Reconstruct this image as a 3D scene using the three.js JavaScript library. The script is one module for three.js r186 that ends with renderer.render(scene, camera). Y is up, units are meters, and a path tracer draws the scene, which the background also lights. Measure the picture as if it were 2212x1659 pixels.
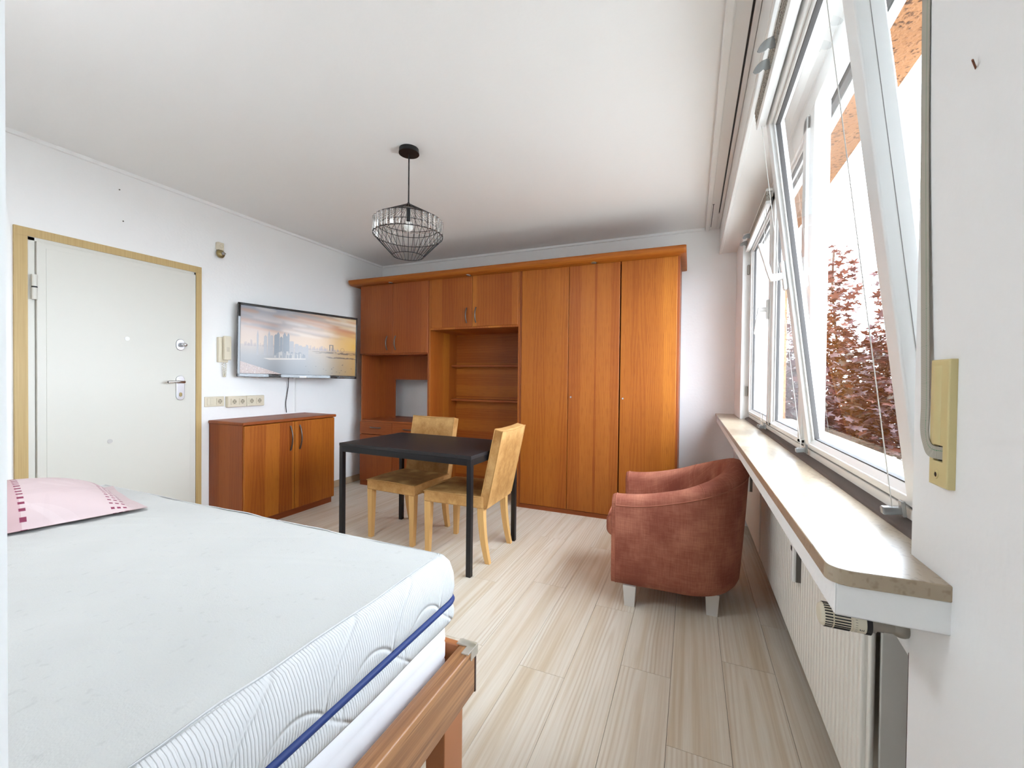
import * as THREE from 'three';
import { RoundedBoxGeometry } from 'three/addons/geometries/RoundedBoxGeometry.js';
import { RectAreaLightUniformsLib } from 'three/addons/lights/RectAreaLightUniformsLib.js';
import { mergeGeometries, mergeVertices, toCreasedNormals } from 'three/addons/utils/BufferGeometryUtils.js';

// ---------------------------------------------------------------- camera, sky, exposure
const scene = new THREE.Scene();
const V = (x, y, z) => new THREE.Vector3(x, y, z);
const CAM = { f: 904.334, yaw: 0.4048, pitch: -0.013, roll: 0.0112, p: V(3.5745, 1.2113, 4.1386) };
const camera = new THREE.PerspectiveCamera(2 * Math.atan(829.5 / CAM.f) * 180 / Math.PI, 2212 / 1659, 0.02, 200);
{
  const { yaw, pitch, roll } = CAM, up0 = V(0, 1, 0);
  let f = V(-Math.sin(yaw), 0, -Math.cos(yaw)), r = V(Math.cos(yaw), 0, -Math.sin(yaw));
  const f2 = f.clone().multiplyScalar(Math.cos(pitch)).addScaledVector(up0, Math.sin(pitch));
  const u2 = up0.clone().multiplyScalar(Math.cos(pitch)).addScaledVector(f, -Math.sin(pitch));
  const r2 = r.clone().multiplyScalar(Math.cos(roll)).addScaledVector(u2, Math.sin(roll));
  const u3 = u2.clone().multiplyScalar(Math.cos(roll)).addScaledVector(r, -Math.sin(roll));
  camera.position.copy(CAM.p);
  camera.quaternion.setFromRotationMatrix(new THREE.Matrix4().makeBasis(r2, u3, f2.clone().negate()));
}
scene.add(camera);

// small seeded noise kit
function rng(seed) { let s = seed | 0; return () => { s = (s + 0x6d2b79f5) | 0; let t = Math.imul(s ^ (s >>> 15), 1 | s); t = (t + Math.imul(t ^ (t >>> 7), 61 | t)) ^ t; return ((t ^ (t >>> 14)) >>> 0) / 4294967296; }; }
const h2 = (x, y, s) => { let n = Math.imul(x, 374761393) + Math.imul(y, 668265263) + Math.imul(s, 1274126177); n = Math.imul(n ^ (n >>> 13), 1274126177); return ((n ^ (n >>> 16)) >>> 0) / 4294967296; };
const sm = (t) => t * t * (3 - 2 * t);
function noise(x, y, s = 0) { const X = Math.floor(x), Y = Math.floor(y), a = sm(x - X), b = sm(y - Y); const p = h2(X, Y, s), q = h2(X + 1, Y, s), r = h2(X, Y + 1, s), t = h2(X + 1, Y + 1, s); return p + (q - p) * a + (r - p) * b + (p - q - r + t) * a * b; }
const fbm = (x, y, s = 0, o = 4) => { let v = 0, a = 0.5, t = 0; for (let i = 0; i < o; i++) { v += a * noise(x, y, s + i * 17); t += a; x *= 2.03; y *= 2.03; a *= 0.5; } return v / t; };
const clamp = (v, a = 0, b = 1) => Math.min(b, Math.max(a, v));
const lerp = (a, b, t) => a + (b - a) * t;

// overcast sky: air and cloud only
{
  const w = 256, h = 128, d = new Float32Array(w * h * 4);
  for (let y = 0; y < h; y++) for (let x = 0; x < w; x++) {
    const el = (y / h - 0.5) * Math.PI, az = x / w * 2 * Math.PI;
    const n = fbm(3 + 2.2 * Math.cos(az) * Math.cos(el), 5 + 2.2 * Math.sin(az) * Math.cos(el) + el * 3, 4, 4);
    const k = (0.86 + 0.28 * n), i = (y * w + x) * 4;
    d[i] = 0.86 * k; d[i + 1] = 0.985 * k; d[i + 2] = 1.12 * k; d[i + 3] = 1;
  }
  const t = new THREE.DataTexture(d, w, h, THREE.RGBAFormat, THREE.FloatType);
  t.mapping = THREE.EquirectangularReflectionMapping; t.magFilter = THREE.LinearFilter; t.minFilter = THREE.LinearFilter; t.needsUpdate = true;
  scene.background = t; scene.backgroundIntensity = 5.0;
}
const renderer = new THREE.WebGLRenderer({ antialias: true });
renderer.toneMapping = THREE.LinearToneMapping;
renderer.toneMappingExposure = 3.1;
renderer.shadowMap.enabled = true;
// fill light of a lamp added out of view over the bed
RectAreaLightUniformsLib.init();
const FILL_LAMP = V(1.75, 2.594, 3.66), fillLight = new THREE.RectAreaLight(0xeff7ff, 9, 0.44, 0.44);
fillLight.position.set(FILL_LAMP.x, FILL_LAMP.y - 0.052, FILL_LAMP.z); fillLight.rotation.x = -Math.PI / 2; scene.add(fillLight);

// ---------------------------------------------------------------- helpers
const used = new Map();
function numbered(n) { const k = used.get(n) || 0; used.set(n, k + 1); return k ? n + '_' + String(k).padStart(3, '0') : n; }
function mesh(name, geo, mat, parent) {
  const m = new THREE.Mesh(Array.isArray(geo) ? merge(geo) : geo, mat); m.castShadow = m.receiveShadow = true;
  m.name = parent ? name : numbered(name); (parent || scene).add(m); return m;
}
function merge(list) { return list.length === 1 ? list[0] : mergeGeometries(list.map((g) => { g = g.index ? g.toNonIndexed() : g; for (const k of Object.keys(g.attributes)) if (!['position', 'normal', 'uv'].includes(k)) g.deleteAttribute(k); return g; })); }
function thing(name, label, category, group) { const g = new THREE.Group(); g.name = numbered(name); g.userData = { label, category }; if (group) g.userData.group = group; scene.add(g); return g; }
function tag(o, label, category, group) { o.userData.label = label; o.userData.category = category; if (group) o.userData.group = group; return o; }
function struct(name, label) { const g = new THREE.Group(); g.name = numbered(name); g.userData = { kind: 'structure', label }; scene.add(g); return g; }
function asStruct(m, label) { m.userData.kind = 'structure'; m.userData.label = label; return m; }
const B = (x0, x1, y0, y1, z0, z1) => { const g = new THREE.BoxGeometry(x1 - x0, y1 - y0, z1 - z0); g.translate((x0 + x1) / 2, (y0 + y1) / 2, (z0 + z1) / 2); return g; };
const R = (x0, x1, y0, y1, z0, z1, r = 0.004, s = 2) => { const m = Math.min(x1 - x0, y1 - y0, z1 - z0) / 2.02; const g = new RoundedBoxGeometry(x1 - x0, y1 - y0, z1 - z0, s, Math.min(r, m)); g.translate((x0 + x1) / 2, (y0 + y1) / 2, (z0 + z1) / 2); return g; };
const cyl = (r0, r1, h, n = 24) => new THREE.CylinderGeometry(r0, r1, h, n);
const tube = (pts, r, n = 40, k = 8, closed = false) => new THREE.TubeGeometry(new THREE.CatmullRomCurve3(pts.map((p) => Array.isArray(p) ? V(...p) : p), closed, 'catmullrom', 0.5), n, r, k, closed);
const rod = (a, b, r, k = 6) => { const A = V(...a), C = V(...b), d = C.clone().sub(A); const g = new THREE.CylinderGeometry(r, r, d.length(), k); g.applyQuaternion(new THREE.Quaternion().setFromUnitVectors(V(0, 1, 0), d.normalize())); g.translate((a[0] + b[0]) / 2, (a[1] + b[1]) / 2, (a[2] + b[2]) / 2); return g; };
// uv in metres by box projection, v runs along the grain axis
function guv(g, axis = 'y', ou = 0, ov = 0) {
  if (Array.isArray(g)) g = merge(g);
  g = g.index ? g.toNonIndexed() : g; const P = g.attributes.position, N = g.attributes.normal, uv = new Float32Array(P.count * 2), A = 'xyz'.indexOf(axis);
  for (let i = 0; i < P.count; i++) {
    const p = [P.getX(i), P.getY(i), P.getZ(i)], n = [Math.abs(N.getX(i)), Math.abs(N.getY(i)), Math.abs(N.getZ(i))];
    const m = n.indexOf(Math.max(...n)); let o = [0, 1, 2].filter((k) => k !== A), u, v;
    if (m === A) { u = p[o[0]]; v = p[o[1]]; } else { o = o.filter((k) => k !== m); u = p[o[0]] ?? 0; v = p[A]; }
    uv[2 * i] = u + ou; uv[2 * i + 1] = v + ov;
  }
  g.setAttribute('uv', new THREE.BufferAttribute(uv, 2)); return g;
}
function tex(w, h, fn, { srgb = true, mw = 1, mh = 1, mirror = true } = {}) {
  const d = new Uint8Array(w * h * 4);
  for (let y = 0; y < h; y++) for (let x = 0; x < w; x++) { const c = fn(x / w, y / h, x, y), i = (y * w + x) * 4; if (Array.isArray(c)) { d[i] = clamp(c[0]) * 255; d[i + 1] = clamp(c[1]) * 255; d[i + 2] = clamp(c[2]) * 255; } else d[i] = d[i + 1] = d[i + 2] = clamp(c) * 255; d[i + 3] = 255; }
  const t = new THREE.DataTexture(d, w, h, THREE.RGBAFormat); t.magFilter = THREE.LinearFilter; t.minFilter = THREE.LinearMipmapLinearFilter; t.generateMipmaps = true;
  t.wrapS = t.wrapT = mirror ? THREE.MirroredRepeatWrapping : THREE.RepeatWrapping; t.repeat.set(1 / mw, 1 / mh); if (srgb) t.colorSpace = THREE.SRGBColorSpace; t.needsUpdate = true; return t;
}
function canvasTex(w, h, draw) { const c = document.createElement('canvas'); c.width = w; c.height = h; draw(c.getContext('2d'), w, h); const t = new THREE.CanvasTexture(c); t.colorSpace = THREE.SRGBColorSpace; return t; }
const S = (hex) => { const c = new THREE.Color(hex); return [c.r, c.g, c.b]; };          // linear
const mixc = (a, b, t) => [lerp(a[0], b[0], t), lerp(a[1], b[1], t), lerp(a[2], b[2], t)];
const rgb = (hex) => [(hex >> 16 & 255) / 255, (hex >> 8 & 255) / 255, (hex & 255) / 255]; // sRGB for textures
const mat = (o) => new THREE.MeshStandardMaterial(o), phys = (o) => new THREE.MeshPhysicalMaterial(o);

// ---------------------------------------------------------------- materials
const plasterBump = tex(512, 512, (u, v) => 0.5 + 0.35 * (fbm(u * 60, v * 60, 3, 3) - 0.5) + 0.25 * (fbm(u * 9, v * 9, 8, 2) - 0.5), { srgb: false, mw: 0.8, mh: 0.8 });
const M = {};
M.wall = mat({ color: 0xf7f6f4, roughness: 0.92, bumpMap: plasterBump, bumpScale: 0.0016 });
M.ceil = mat({ color: 0xf7f6f4, roughness: 0.95, bumpMap: plasterBump, bumpScale: 0.0008 });
M.whitePaint = mat({ color: 0xf0efec, roughness: 0.5 });
M.doorWhite = mat({ color: 0xd9d6cc, roughness: 0.42 });
M.pvc = phys({ color: 0xf0f0ee, roughness: 0.28, clearcoat: 0.25, clearcoatRoughness: 0.2 });
M.gasket = mat({ color: 0x4a4644, roughness: 0.7 });
M.groove = mat({ color: 0x8d8a86, roughness: 0.7 });
M.brownStrip = mat({ color: 0x5f5550, roughness: 0.6 });
M.steel = mat({ color: 0xb9b9bb, metalness: 1, roughness: 0.28 });
M.chrome = mat({ color: 0xd0d0d2, metalness: 1, roughness: 0.14 });
M.dullMetal = mat({ color: 0x9a958c, metalness: 0.8, roughness: 0.45 });
M.brass = mat({ color: 0x9b8a62, metalness: 0.9, roughness: 0.38 });
M.black = mat({ color: 0x121213, roughness: 0.45 });
M.blackMetal = mat({ color: 0x17171a, roughness: 0.4, metalness: 0.2 });
M.cream = mat({ color: 0xe0d6bf, roughness: 0.45 });
M.glass = phys({ color: 0xffffff, roughness: 0.0, transmission: 1, thickness: 0, ior: 1.5, metalness: 0 });
M.clear = phys({ color: 0xcfd2d3, roughness: 0.1, transmission: 0.7, thickness: 0, ior: 1.49 });
M.crystal = phys({ color: 0xffffff, roughness: 0.03, transmission: 1, thickness: 0.01, ior: 1.52 });
M.cord = mat({ color: 0xe4e1da, roughness: 0.8 });
// tan varnished door casing
M.casing = mat({ map: tex(128, 512, (u, v) => { const n = fbm(u * 40, v * 5, 5, 4); return mixc(rgb(0xb89a63), rgb(0xcdb27c), n); }, { mw: 0.2, mh: 1.2 }), roughness: 0.5 });
// cherry veneer
function cherry(seed, a, b, c, o = {}) {
  const T = tex(512, 1024, (u, v) => {
    const X = u * 1.0, Y = v * 2.4, warp = 0.035 * (fbm(X * 3, Y * 0.7, seed, 3) - 0.5);
    const s = (X + warp) / 0.125, k = Math.floor(s), tone = h2(k, 7, seed), f = s - k;
    const cat = 0.5 + 0.5 * Math.sin((Math.abs(f - 0.5) * 9 + 2.2 * Y + 3 * fbm(X * 4, Y * 1.2, seed + 3, 3)) * 6.3 * (tone > 0.5 ? 1 : 0.5));
    const fine = fbm(X * 170, Y * 6, seed + 9, 3), broad = fbm(X * 5, Y * 0.5, seed + 21, 3);
    let t = 0.36 * tone + 0.40 * broad + 0.10 * fine + 0.12 * cat;
    const col = mixc(a, b, clamp(t * 2.0 - 0.52)); return mixc(col, c, 0.2 * clamp((fbm(X * 240, Y * 14, seed + 40, 2) - 0.58) * 4));
  }, { mw: 1.0, mh: 2.4 });
  return phys({ map: T, roughness: 0.5, specularIntensity: 0.6, clearcoat: 0.1, clearcoatRoughness: 0.25, ...o });
}
M.cherry = cherry(11, rgb(0x8d440f), rgb(0xb86f20), rgb(0x703007));
M.cherryB = cherry(53, rgb(0x8d4412), rgb(0xb26a24), rgb(0x703007));
M.cherryDark = cherry(31, rgb(0x8a431c), rgb(0xa45a28), rgb(0x6a2f12));  // darker copy, the dimmer light on the left cabinet put into its colour
M.cherryEdge = mat({ color: 0x8c4a24, roughness: 0.4 });
M.bedWood = phys({ map: tex(512, 1024, (u, v) => { const a = fbm(u * 26, v * 2.2, 77, 4), b = fbm(u * 90, v * 3, 79, 3), c = fbm(u * 300, v * 9, 83, 2); let k = mixc(rgb(0xb98558), rgb(0x8f5f3c), clamp((a - 0.4) * 2.6)); k = mixc(k, rgb(0x6f452b), clamp((b - 0.58) * 3)); return mixc(k, rgb(0xcfa27c), clamp((c - 0.5) * 0.9)); }, { mw: 0.5, mh: 1.0 }), roughness: 0.42, clearcoat: 0.4, clearcoatRoughness: 0.15 });
M.bedPlain = mat({ color: 0xb87548, roughness: 0.4 });
M.ash = mat({ map: tex(256, 512, (u, v) => { const g = 0.5 + 0.5 * Math.sin((u * 6 + 1.8 * fbm(u * 3, v * 1.5, 2, 3)) * 9); return mixc(rgb(0xcf9d5c), rgb(0xe2b878), clamp(0.5 * g + 0.5 * fbm(u * 60, v * 4, 6, 3))); }, { mw: 0.12, mh: 0.5 }), roughness: 0.5 });
// suede like leather
M.suede = phys({ map: tex(512, 512, (u, v) => { const n = fbm(u * 7, v * 7, 13, 5), m = fbm(u * 60, v * 60, 19, 3); return mixc(rgb(0x9c6c34), rgb(0xd2a468), clamp(n * 1.7 - 0.4 + 0.25 * (m - 0.5))); }, { mw: 0.6, mh: 0.6 }), roughness: 0.72, sheen: 0.35, sheenRoughness: 0.5, sheenColor: new THREE.Color(0xe0b878) });
M.suedeSeam = mat({ color: 0xb88a50, roughness: 0.8 });
// rust chenille of the tub chair
const weave = tex(256, 256, (u, v) => 0.5 + 0.5 * Math.sin(u * 402) * Math.sin(v * 402) * (0.6 + 0.4 * noise(u * 60, v * 60, 2)), { srgb: false, mw: 0.12, mh: 0.12, mirror: false });
M.rust = phys({ map: tex(768, 768, (u, v) => { const n = fbm(u * 6, v * 6, 61, 5), x = fbm(u * 260, v * 18, 67, 2), y = fbm(u * 18, v * 260, 71, 2); return mixc(rgb(0x8d4a37), rgb(0xbd7a60), clamp(n * 1.5 - 0.35 + 0.45 * (x - 0.5) + 0.45 * (y - 0.5))); }, { mw: 0.7, mh: 0.7 }), bumpMap: weave, bumpScale: 0.0008, roughness: 0.8, sheen: 0.6, sheenRoughness: 0.45, sheenColor: new THREE.Color(0xd98a6c) });
M.rustSeam = mat({ color: 0xa5624b, roughness: 0.85 });
M.silverLeg = mat({ color: 0xdcd9d5, roughness: 0.35, metalness: 0.25 });
M.tableTop = mat({ color: 0x1d1b1e, roughness: 0.5, bumpMap: plasterBump, bumpScale: 0.0003 });
// bed textiles
const quilt = canvasTex(1024, 512, (c, w, h) => {
  c.fillStyle = '#fff'; c.fillRect(0, 0, w, h); c.strokeStyle = 'rgba(0,0,0,.9)'; c.lineWidth = 7; c.filter = 'blur(3px)';
  for (let k = -1; k < 5; k++) { c.beginPath(); c.moveTo(k * 256 + 20, 0); c.bezierCurveTo(k * 256 + 20, 190, k * 256 + 150, 120, k * 256 + 230, 250); c.bezierCurveTo(k * 256 + 270, 360, k * 256 + 120, 330, k * 256 + 90, 512); c.stroke(); c.beginPath(); c.moveTo(k * 256 - 40, 330); c.bezierCurveTo(k * 256 + 40, 200, k * 256 + 170, 230, k * 256 + 200, 400); c.stroke(); }
  c.filter = 'none'; c.globalAlpha = 0.16; c.fillStyle = '#000'; for (let x = 0; x < w; x += 8) c.fillRect(x, 0, 3, h);
}); quilt.colorSpace = THREE.NoColorSpace; quilt.wrapS = quilt.wrapT = THREE.RepeatWrapping; quilt.repeat.set(1 / 0.8, 1 / 0.4);
M.mattressTop = mat({ color: 0xc6c6c5, roughness: 0.95, bumpMap: tex(512, 512, (u, v) => 0.5 + 0.5 * (fbm(u * 180, v * 180, 5, 2) - 0.5), { srgb: false, mw: 0.4, mh: 0.4 }), bumpScale: 0.0008, map: tex(512, 512, (u, v) => { const n = fbm(u * 5, v * 5, 91, 4), sp = 0.05 * clamp((fbm(u * 90, v * 90, 95, 2) - 0.78) * 6); const k = 0.965 + 0.05 * (n - 0.5) - sp; return [k, k, k * 0.985]; }, { mw: 1.3, mh: 1.3 }) });
M.mattressSide = mat({ color: 0xd2d2d1, roughness: 0.9, bumpMap: quilt, bumpScale: 0.006 });
M.sheet = mat({ color: 0xf3f3f6, roughness: 0.85 });
M.blueZip = mat({ color: 0x14306e, roughness: 0.6 });
// marble sill
M.marble = phys({ map: tex(512, 1024, (u, v) => { const n = fbm(u * 5, v * 8, 33, 5), r = 1 - Math.abs(2 * fbm(u * 4 + n, v * 5, 37, 5) - 1), vein = clamp((r - 0.93) * 14); const sp = fbm(u * 90, v * 160, 44, 2); let k = mixc(rgb(0xbcac95), rgb(0xa6947b), clamp(n * 1.2 - 0.1)); k = mixc(k, rgb(0x84694d), 0.5 * vein * clamp(3 * fbm(u * 3, v * 3, 50, 2) - 1.2)); return mixc(k, rgb(0x8a7760), 0.6 * clamp((sp - 0.6) * 4)); }, { mw: 0.5, mh: 1.2 }), roughness: 0.28, clearcoat: 0.15, clearcoatRoughness: 0.2 });

M.radiator = mat({ color: 0xf3efe6, roughness: 0.4 });
M.radiatorSide = M.radiator;
M.niche = mat({ map: tex(256, 256, (u, v) => mixc(rgb(0x3c2f27), rgb(0x5c4a3e), fbm(u * 20, v * 20, 5, 5)), { mw: 0.5, mh: 0.5 }), roughness: 0.95 });  // niche lining: the shade inside is put into the dark brown
M.stucco = mat({ map: tex(512, 512, (u, v) => { const n = fbm(u * 46, v * 46, 15, 3), g = fbm(u * 4, v * 4, 18, 3); return mixc(mixc(rgb(0x966743), rgb(0xa67650), g), rgb(0x4f3421), clamp((n - 0.62) * 5)); }, { mw: 0.45, mh: 0.45 }), roughness: 0.95, bumpMap: tex(512, 512, (u, v) => fbm(u * 46, v * 46, 15, 3), { srgb: false, mw: 0.45, mh: 0.45 }), bumpScale: 0.006 });
M.stoneSill = mat({ map: tex(256, 256, (u, v) => mixc(rgb(0x8f8672), rgb(0x7a7058), fbm(u * 30, v * 30, 25, 5)), { mw: 0.5, mh: 0.5 }), roughness: 0.85 });
M.fabricBlind = mat({ map: tex(256, 256, (u, v) => mixc(rgb(0xb5aea3), rgb(0x6b655e), clamp((fbm(u * 45, v * 30, 6, 2) - 0.52) * 7)), { mw: 0.1, mh: 0.1 }), roughness: 0.9 });
M.winder = mat({ color: 0xd7c690, roughness: 0.42 });
M.strap = mat({ map: canvasTex(64, 256, (c, w, h) => { c.fillStyle = '#bdb7a9'; c.fillRect(0, 0, w, h); c.fillStyle = '#9d998b'; for (let y = 0; y < h; y += 6) c.fillRect(0, y, w, 2); c.fillStyle = '#4f8f63'; for (let y = 0; y < h; y += 10) { c.fillRect(42, y, 4, 5); } }), roughness: 0.9 }); M.strap.map.wrapS = M.strap.map.wrapT = THREE.RepeatWrapping;

// ---------------------------------------------------------------- room shell
const H = 2.594, ZB = -0.05, XW = 3.926, ZP = 3.97, XO = 4.24, ZF = 0.45, ZN = 3.21, ZE = 6.3, XH = 1.7;
const floorTex = [0, 1, 2, 3, 4, 5].map((k) => tex(224, 1024, (u, v) => {
  const X = u * 0.1978, Y = v * 1.364, s = 200 + k * 31, off = h2(k, 3, 9) * 0.1 - 0.05;
  const w = 0.03 * (fbm(X * 6, Y * 1.3, s, 3) - 0.5), c = X - 0.1 + off + w;
  const ring = Math.sqrt(c * c * 60 + Math.pow((Y - 0.7 * h2(k, 5, 2) - 0.3) * 0.32, 2)) * 34 + 1.5 * fbm(X * 10, Y * 1.5, s + 4, 3);
  const cath = Math.pow(0.5 + 0.5 * Math.sin(ring * 1.5), 2), fine = fbm(X * 420, Y * 9, s + 7, 3), streak = fbm(X * 38, Y * 0.9, s + 11, 4), patch = fbm(X * 12, Y * 1.1, s + 15, 3);
  let col = mixc(rgb(0xe9e0d1), rgb(0xcdb899), clamp((streak - 0.44) * 1.9)); col = mixc(col, rgb(0xede7db), clamp((patch - 0.5) * 2.2)); col = mixc(col, rgb(0xb59b7d), 0.34 * cath * clamp(patch * 2.4 - 0.7)); return mixc(col, rgb(0xab957b), 0.22 * fine);
}, { mw: 1, mh: 1 }));
const floorMats = floorTex.map((t) => phys({ map: t, roughness: 0.46, clearcoat: 0.12, clearcoatRoughness: 0.35 }));
const floor = struct('floor', 'light oak plank floor');
mesh('underlay', B(-0.12, 4.12, -0.06, -0.009, -0.15, ZE), mat({ color: 0x5d4a39, roughness: 1 }), floor);
{
  const W = 0.1978, L = 1.364, known = { 0: 1.745, 1: 2.128, 2: 2.668, 3: 2.33, 4: 1.903, 5: 2.506, 6: 1.796, 7: 2.458, 8: 1.897 };  // end joints by column, column 0 starts at x = 3.911
  const r = rng(5), cache = new Map();
  for (let k = 0; k < 21; k++) {
    const x0 = Math.max(3.911 - k * W, -0.02), x1 = Math.min(3.911 - (k - 1) * W, 4.11);
    if (x1 - x0 < 0.02) continue;
    let z = known[k] !== undefined ? known[k] : 0.4 + r() * L; while (z > ZB) z -= L;
    for (; z < ZE; z += L) {
      const a = Math.max(z, ZB - 0.02), b = Math.min(z + L, ZE); if (b - a < 0.02 || (a > 4.15 && x1 < XH)) continue;
      const key = [(x1 - x0).toFixed(3), (b - a).toFixed(3)].join();
      if (!cache.has(key)) { const g = new THREE.BoxGeometry(x1 - x0 - 0.0014, 0.009, b - a - 0.0014); cache.set(key, g); }
      const p = mesh('floor_plank', cache.get(key), floorMats[Math.floor(r() * 6)], floor); p.position.set((x0 + x1) / 2, -0.0045, (a + b) / 2); if (r() > 0.5) p.rotation.y = Math.PI;
    }
  }
}
asStruct(mesh('ceiling', guv(B(-0.2, XO, H, H + 0.15, -0.25, ZE + 0.1)), M.ceil), 'white ceiling');
asStruct(mesh('wall_left', guv(B(-0.2, 0, -0.06, H, -0.25, ZP + 0.13)), M.wall), 'white left wall with the entrance door');
asStruct(mesh('wall_back', guv(B(0, XO, -0.06, H, -0.25, ZB)), M.wall), 'white back wall behind the wall unit');
asStruct(mesh('wall_near', guv(B(0, 3.003, -0.06, H, ZP, ZP + 0.13)), M.wall), 'white partition beside the bed');
asStruct(mesh('wall_hall', guv([B(XH - 0.12, XH, -0.06, H, ZP + 0.13, ZE), B(XH - 0.12, XO, -0.06, H, ZE, ZE + 0.12)]), M.wall), 'white walls of the passage behind the bed');
// window wall: two piers, parapet with radiator niche, lintel; second opening added in the passage for fill light
const Z2A = 5.2, Z2B = 5.95;
asStruct(mesh('wall_right', guv([
  B(XW, 4.10, -0.06, H, ZN, Z2A), B(XW, 4.10, -0.06, H, Z2B, ZE), B(XW, 4.10, -0.06, 0.95, Z2A, Z2B), B(XW, 4.10, 2.2, H, Z2A, Z2B),
  B(XW, 4.10, 0.848, H, ZB, ZF), B(XW, 4.10, -0.06, 0.848, ZB, 0.16),
  B(3.972, 4.10, 0.80, 0.914, ZF, ZN), B(3.985, 4.10, 2.335, H, ZF, ZN)]), M.wall), 'white window wall with a radiator niche');
mesh('radiator_niche_back', guv([B(4.10, 4.14, -0.06, 0.90, 0.1, 3.3), B(3.99, 4.10, 0.795, 0.80, 0.16, ZN), B(3.927, 4.10, -0.0, 0.80, 3.205, 3.2098)]), M.niche, (() => { const s = struct('trim_1', 'radiator niche lining with its shade put into the dark brown colour'); return s; })());
const facade = struct('wall_outside', 'orange stucco outer face of the building');
mesh('stucco', guv([B(4.105, XO, 2.27, 3.4, -3, 7), B(4.14, XO, -3, 0.86, -3, 7), B(4.15, XO, 0.86, 2.27, -3, 0.36), B(4.15, XO, 0.86, 2.27, 3.32, Z2A - 0.1), B(4.15, XO, 0.86, 2.27, Z2B + 0.1, 7)]), M.stucco, facade);
mesh('outer_sill', guv(R(4.04, 4.29, 0.885, 0.928, 0.37, 3.31, 0.006)), M.stoneSill, facade);
mesh('shutter_guide', [B(4.045, 4.15, 0.93, 2.30, 0.40, 0.457), B(4.045, 4.15, 0.93, 2.30, 3.203, 3.26)], M.pvc, facade);
mesh('shutter_slot', [B(4.075, 4.105, 2.27, 2.30, ZF, ZN)], M.whitePaint, facade);
mesh('shutter_edge', [B(4.045, 4.062, 2.255, 2.285, ZF, ZN)], M.gasket, facade);
// mouldings, baseboards
const cove = struct('trim_2', 'narrow white cove moulding under the ceiling');
mesh('cove_strip', guv(R(-0.005, 0.016, H - 0.024, H + 0.004, ZB, ZP, 0.006)), M.wall, cove);
mesh('cove_strip', guv(R(0, 3.67, H - 0.024, H + 0.004, ZB - 0.005, ZB + 0.016, 0.006)), M.wall, cove);
const oakTrim = mat({ color: 0xb7a184, roughness: 0.5 });
asStruct(mesh('baseboard_left', [R(-0.003, 0.014, 0, 0.072, 0.0, 1.08, 0.004), R(-0.003, 0.014, 0, 0.072, ZB, 0.1, 0.004)], oakTrim), 'oak coloured baseboard along the left wall');
asStruct(mesh('baseboard_back', R(3.49, XW, 0, 0.072, ZB - 0.003, ZB + 0.014, 0.004), oakTrim), 'oak coloured baseboard beside the wardrobe');
// roller shutter casing above the window and the ceiling curtain board
const casing = struct('trim_3', 'white roller shutter casing above the windows');
mesh('casing_box', [B(3.795, 3.99, 2.350, H, ZB, 3.6)], M.whitePaint, casing);
mesh('casing_panel', [R(3.788, 3.80, 2.40, 2.575, ZB, 3.6, 0.003)], M.whitePaint, casing);
mesh('casing_bead', [R(3.783, 3.806, 2.343, 2.360, ZB, 3.6, 0.006)], M.whitePaint, casing);
const crail = thing('curtain_track', 'white ceiling curtain track board with dark slots', 'curtain track');
mesh('board', [R(3.668, 3.702, H - 0.034, H, ZB + 0.004, 3.6, 0.008), R(3.700, 3.757, H - 0.022, H, ZB + 0.004, 3.6, 0.003), R(3.766, 3.787, H - 0.022, H, ZB + 0.004, 3.6, 0.003), R(3.757, 3.766, H - 0.022, H, ZB + 0.004, 0.33, 0.002)], M.whitePaint, crail);
mesh('slot', [B(3.757, 3.766, H - 0.012, H - 0.002, 0.33, 3.6), B(3.709, 3.714, H - 0.0226, H - 0.020, 0.03, 0.54), B(3.705, 3.718, H - 0.0226, H - 0.020, 0.54, 0.552)], M.black, crail);

{
  const t = thing('fill_lamp', 'flush square fill lamp added out of view over the bed', 'fill lamp');  // unseen lamp, added to brighten the room
  mesh('fitting', R(FILL_LAMP.x - 0.24, FILL_LAMP.x + 0.24, H - 0.03, H, FILL_LAMP.z - 0.24, FILL_LAMP.z + 0.24, 0.01), M.whitePaint, t);
  mesh('diffuser', R(FILL_LAMP.x - 0.225, FILL_LAMP.x + 0.225, H - 0.048, H - 0.03, FILL_LAMP.z - 0.225, FILL_LAMP.z + 0.225, 0.01), mat({ color: 0xf6f4ee, roughness: 0.6, emissive: 0xf2f6ff, emissiveIntensity: 0.5 }), t);
}
// ---------------------------------------------------------------- window
const win = struct('window_1', 'white window band with a casement, a fixed light and a tilted sash');
const XF = 3.985, XB = 4.037, Y0 = 0.914, Y1 = 2.34, ST = 0.055;
mesh('outer_frame', [R(XF, XB, Y0, 0.957, ZF, ZN, 0.003), R(XF, XB, 2.262, Y1, ZF, ZN, 0.003), R(XF, XB, 0.958, 2.262, ZF, ZF + 0.05, 0.003), R(XF, XB, 0.958, 2.262, 3.12, ZN, 0.003)], M.pvc, win);
mesh('gap_shade', B(XF + 0.010, XF + 0.03, 0.955, 0.970, ZF + 0.05, 3.12), mat({ color: 0x54413b, roughness: 0.8 }), win);  // brown strip behind the sash gap, the shade of the gap as colour
mesh('mullion', R(XF, XB, 0.958, 2.262, 1.395, 1.445, 0.003), M.pvc, win);
mesh('mullion', R(XF, XB, 0.958, 2.262, 2.165, 2.235, 0.003), M.pvc, win);
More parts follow.
